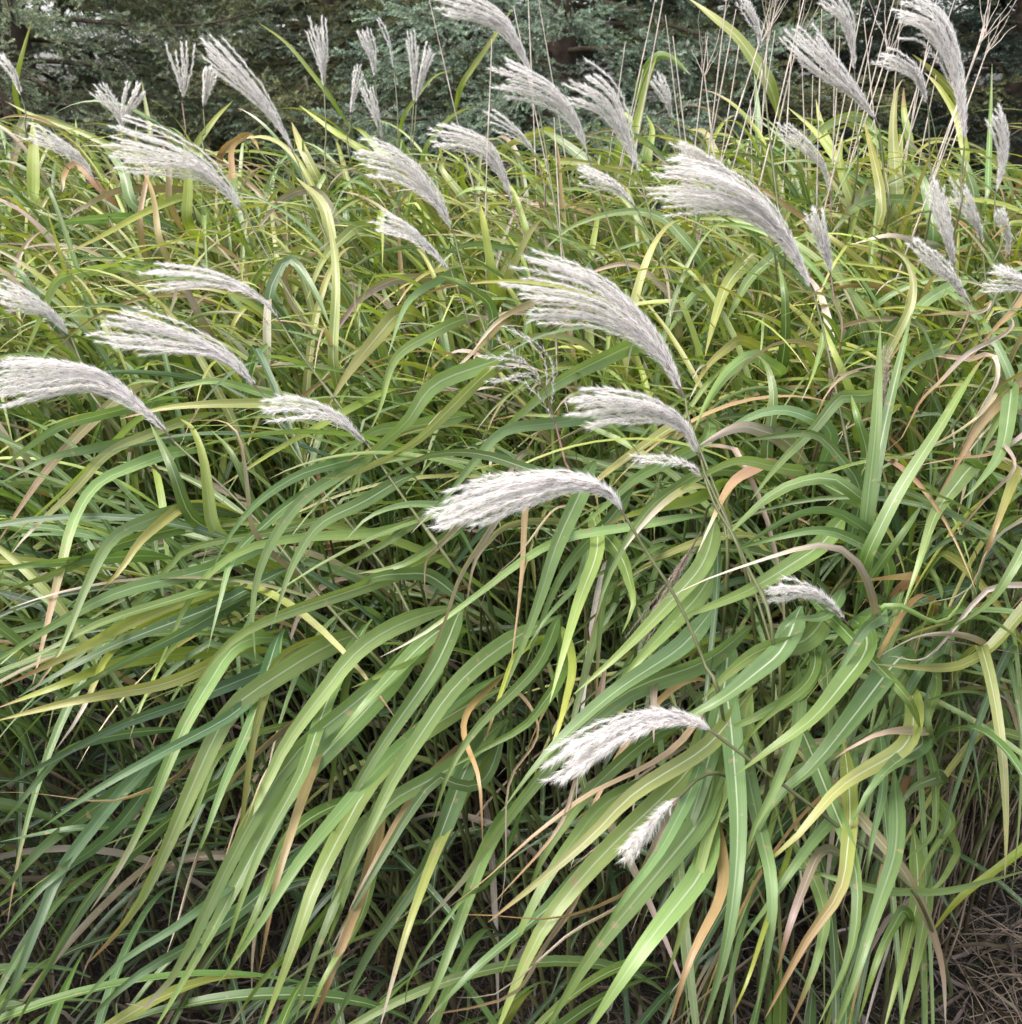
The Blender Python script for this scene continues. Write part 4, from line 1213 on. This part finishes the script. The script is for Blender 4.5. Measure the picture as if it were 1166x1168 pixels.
for k in range(210):                        # shaded blades low in the clump, behind the hanging ones
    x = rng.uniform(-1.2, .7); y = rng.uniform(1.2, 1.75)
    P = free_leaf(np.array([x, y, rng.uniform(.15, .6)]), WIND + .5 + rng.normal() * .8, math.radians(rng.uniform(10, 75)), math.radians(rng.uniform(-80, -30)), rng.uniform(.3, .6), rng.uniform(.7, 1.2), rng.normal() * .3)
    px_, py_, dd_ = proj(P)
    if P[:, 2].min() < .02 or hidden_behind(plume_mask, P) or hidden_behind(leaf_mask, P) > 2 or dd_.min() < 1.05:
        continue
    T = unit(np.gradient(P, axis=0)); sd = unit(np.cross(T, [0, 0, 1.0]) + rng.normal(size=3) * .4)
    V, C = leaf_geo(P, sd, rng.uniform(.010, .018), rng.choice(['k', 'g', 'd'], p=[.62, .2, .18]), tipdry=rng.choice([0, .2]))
    C[:, :3] *= .7  # shade of the hollows multiplied into these blade colours
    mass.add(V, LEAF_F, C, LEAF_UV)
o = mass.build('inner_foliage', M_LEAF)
tag(o, 'dense green leaves deeper inside the tall grass clump', 'foliage', kind='stuff')
print('shoots', made + n_shoot)

# ---- dry thatch: dead stems and withered leaves in the heart of the clump
for k in range(1500):
    y = rng.uniform(1.25, 3.1); x = rng.uniform(-.62, .62) * (y + .5)
    if not in_bed(x, y - .02):
        continue
    hgt = rng.uniform(.25, .95) * min(1, .5 + (y - 1.2))
    ln = rng.normal(size=2) * .10
    s = np.linspace(0, 1, 8)
    P = np.stack([x + ln[0] * s - .05 * s ** 2, y + ln[1] * s, hgt * s], 1) + np.cumsum(rng.normal(size=(8, 3)) * .004, 0)
    if not leaf_ok(P, .2):
        continue
    V, F, C = tube(P, .0026, .0012, 4, col=np.array((.105, .075, .05)) * rng.uniform(.5, 1.3), col2=np.array((.14, .105, .075)) * rng.uniform(.6, 1.3))  # dead stems darkened, interior shade painted into their brown
    deadmass.add(V, F, C)
for k in range(2600):
    y = rng.uniform(1.2, 2.9); x = rng.uniform(-.60, .62) * (y + .5)
    if not in_bed(x, y - .02):
        continue
    z0 = rng.uniform(.05, .9) ** 1.3
    az = rng.uniform(0, 6.28)
    P = free_leaf(np.array([x, y, z0 + .05]), az, math.radians(rng.uniform(-40, 50)), math.radians(rng.uniform(-110, 0)), rng.uniform(.15, .45), rng.uniform(.6, 1.4), rng.normal() * 1.0)
    if P[:, 2].min() < .0 or not leaf_ok(P, .15):
        continue
    T = unit(np.gradient(P, axis=0)); sd = unit(np.cross(T, unit(rng.normal(size=3))))
    tw = VV[:, None] * rng.normal() * 3
    sd = sd * np.cos(tw) + np.cross(T, sd) * np.sin(tw)
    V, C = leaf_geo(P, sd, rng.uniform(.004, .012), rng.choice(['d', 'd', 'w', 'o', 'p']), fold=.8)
    deadmass.add(V, LEAF_F, C * rng.uniform(.2, .6), LEAF_UV)  # withered leaf colours scaled down as painted interior shade

for k in range(900):
    x = rng.uniform(.75, 2.3)
    y = 1.30 + max(0, x - .75) * 1.1 + rng.exponential(.22)
    hgt = rng.uniform(.3, 1.0)
    ln = rng.normal(size=2) * .10
    s = np.linspace(0, 1, 8)
    P = np.stack([x + ln[0] * s, y + ln[1] * s, hgt * s], 1) + np.cumsum(rng.normal(size=(8, 3)) * .005, 0)
    if not leaf_ok(P, .2):
        continue
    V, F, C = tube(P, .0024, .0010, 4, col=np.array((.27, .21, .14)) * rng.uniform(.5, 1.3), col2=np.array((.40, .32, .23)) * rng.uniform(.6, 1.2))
    deadmass.add(V, F, C)
    for q in range(3):
        o = P[int(rng.integers(2, 8))]
        Q = free_leaf(o, rng.uniform(0, 6.28), math.radians(rng.uniform(0, 70)), math.radians(rng.uniform(-110, -20)), rng.uniform(.12, .35), 1, rng.normal())
        if Q[:, 2].min() < 0 or not leaf_ok(Q, .2):
            continue
        T = unit(np.gradient(Q, axis=0)); sd = unit(np.cross(T, unit(rng.normal(size=3))))
        V, C = leaf_geo(Q, sd, rng.uniform(.004, .011), rng.choice(['d', 'w', 'v', 'g', 'o']), fold=.6)
        deadmass.add(V, LEAF_F, C, LEAF_UV)

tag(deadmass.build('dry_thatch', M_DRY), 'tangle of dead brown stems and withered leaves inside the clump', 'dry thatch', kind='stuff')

# ---- bleached dead stalks of last year, standing above the clump
DS = [(3, a) for a in [(95, 440, 120, 120), (140, 460, 185, -20), (165, 430, 215, 30), (200, 420, 225, 150), (60, 390, 5, 120), (215, 480, 300, 210), (245, 300, 290, 150), (340, 400, 345, 100), (370, 350, 420, 140),
      (385, 330, 445, -20), (280, 430, 262, 330), (480, 400, 470, 250), (520, 420, 500, 30), (620, 330, 640, -20), (640, 350, 700, -20), (700, 300, 720, 170), (740, 270, 770, 60), (772, 220, 768, -20), (900, 560, 975, 330),
      (950, 320, 1040, 110), (970, 380, 1045, 180), (940, 400, 1020, 150), (860, 500, 880, 250), (800, 420, 830, 200), (700, 420, 640, 60), (440, 380, 435, 220), (560, 380, 545, 60), (900, 130, 948, -20), (870, 110, 885, -20),
      (180, 380, 110, 250), (350, 330, 320, 120), (720, 160, 745, -20), (830, 330, 860, 150), (660, 300, 668, 120), (300, 300, 345, 20), (410, 440, 400, 160), (590, 300, 560, 120)]]
DS += [(2, a) for a in [(520, 720, 528, 130), (655, 220, 648, -20), (730, 300, 680, -20), (760, 860, 735, 390), (940, 350, 972, 140), (990, 440, 1075, -20), (1035, 410, 1100, -20), (985, 370, 1032, 230), (1190, 340, 1105, 50), (490, 370, 320, 0), (720, 250, 600, 20)]]
for k, (z, (xb, yb, xt, yt)) in enumerate(DS):
    b = (Z[z][0] + xb * K, Z[z][1] + yb * K); t = (Z[z][0] + xt * K, Z[z][1] + yt * K)
    dep = rng.uniform(2.15, 2.75) if b[1] < 190 else 2.0
    B = at(b[0], b[1], dep); Tp = at(t[0], t[1], dep + rng.uniform(-.05, .05))
    rt = B + (B - Tp) * .15
    rt = B + (B - Tp) * B[2] / (Tp[2] - B[2])
    rt = np.array([B[0] + np.clip(rt[0] - B[0], -.35, .35), B[1] + np.clip(rt[1] - B[1], -.1, .1), 0])
    P = spline(np.array([rt, rt + (Tp - rt) * .4 + rng.normal(size=3) * .012, rt + (Tp - rt) * .75 + rng.normal(size=3) * .012, Tp]), 36)
    root = empty('dead_stalk', rt)
    c = np.array((.66, .57, .50)) * rng.uniform(.8, 1.15)
    fork = k in (6, 8, 19, 20, 21, 29, 30, 34, 15, 43)
    rel, nm = where(*t if t[1] > 0 else (t[0], 5))
    lb = ('forked' if fork else 'bare') + ' bleached dead stalk ' + ('reaching the top edge ' if t[1] < 0 else 'with a blunt top ' if not fork else 'with old branchlets ') + rel + ' ' + nm
    tag(root, lb, 'dead stalk', 'bleached dead stalks of last year')
    V, F, C = tube(P, .0028, .0011 if not fork else .0015, 6, (.35, .6, .8, .92), col=c * .6, col2=c)
    build('stem', V, F, M_DRY, root, C)
    stamp(plume_mask, P[-10:], 1)
    if fork:
        h = Heap()
        for q in range(int(rng.integers(4, 8))):
            o = P[-1]
            dv = unit(unit(P[-1] - P[-6]) + rng.normal(size=3) * .28)
            L = rng.uniform(.06, .17)
            Q = o + dv * L * np.linspace(0, 1, 7)[:, None] + np.cumsum(rng.normal(size=(7, 3)) * .002, 0)
            V, F, C = tube(Q, .0011, .0004, 4, col=c * .9)
            h.add(V, F, C)
        h.build('branchlets', M_DRY, root)

# ================================================================== GROUND COVER
tf = Heap()
N = 64000
xs = rng.uniform(-1.2, 3.2, N); ys = rng.uniform(.3, 4.6, N)
edge = 1.30 + np.maximum(0, xs - .75) * 1.1
keep = (ys < edge + .25) & (xs > -.6) | (xs > 2.6)
xs, ys = xs[keep], ys[keep]
n = len(xs)
O = np.stack([xs, ys, ground_z(xs, ys) - .003], 1)
az = rng.uniform(0, 6.28, n)
D = unit(np.stack([np.cos(az) * .8, np.sin(az) * .8, rng.uniform(.25, 1.2, n)], 1))
L = rng.uniform(.025, .09, n)
grn = rng.random(n) < .36
c = np.where(grn[:, None], np.array((.10, .17, .045)), np.array((.37, .32, .25))) * rng.uniform(.6, 1.3, (n, 1))
D[~grn, 2] *= .35
V, F, C = hair_tris(O, unit(D), L, rng.uniform(.0015, .0032, n), c)
tf.add(V, F, C)
tag(tf.build('turf', M_TURF, smooth=False), 'short mown turf mixed with dry clippings at the foot of the grass', 'grass', kind='stuff')
lt = Heap()
for k in range(5200):
    x = rng.uniform(-.8, 2.4) if k < 2600 else rng.uniform(.6, 1.9); y = rng.uniform(.9, 3.2)
    z = float(ground_z(x, y)) + rng.uniform(.004, .05)
    az = rng.uniform(0, 6.28)
    L = rng.uniform(.05, .28)
    s = np.linspace(0, 1, 6)
    P = np.stack([x + np.cos(az) * L * s, y + np.sin(az) * L * s, z + .03 * np.sin(s * 3.1) * rng.random() + .0 * s], 1) + np.cumsum(rng.normal(size=(6, 3)) * .004, 0)
    P[:, 2] = np.maximum(P[:, 2], ground_z(P[:, 0], P[:, 1]) + .002)
    V, F, C = tube(P, .0016, .0007, 3, col=np.array((.24, .185, .135)) * rng.uniform(.4, 1.2) * (.6 if in_bed(x, y) or x < .4 else 1.9))  # bed straw darkened as painted shade; straw on the mown side is paler itself
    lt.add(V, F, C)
for k in range(900):
    x = rng.uniform(-1.3, 1.2); y = rng.uniform(.9, 2.2); az = rng.uniform(0, 6.28); L = rng.uniform(.12, .4)
    s_ = VV
    P = np.stack([x + np.cos(az) * L * s_, y + np.sin(az) * L * s_, ground_z(x, y) + .012 + .035 * rng.random() + .02 * np.sin(s_ * 5 + k)], 1)
    P = P + np.cumsum(rng.normal(size=P.shape) * .0025, 0)
    P[:, 2] = np.maximum(P[:, 2], ground_z(P[:, 0], P[:, 1]) + .005)
    sd = unit(np.cross(unit(np.gradient(P, axis=0)), [0, 0, 1.0]) + rng.normal(size=3) * .4)
    V, C = leaf_geo(P, sd, rng.uniform(.006, .014), rng.choice(['d', 'w']), fold=.6)
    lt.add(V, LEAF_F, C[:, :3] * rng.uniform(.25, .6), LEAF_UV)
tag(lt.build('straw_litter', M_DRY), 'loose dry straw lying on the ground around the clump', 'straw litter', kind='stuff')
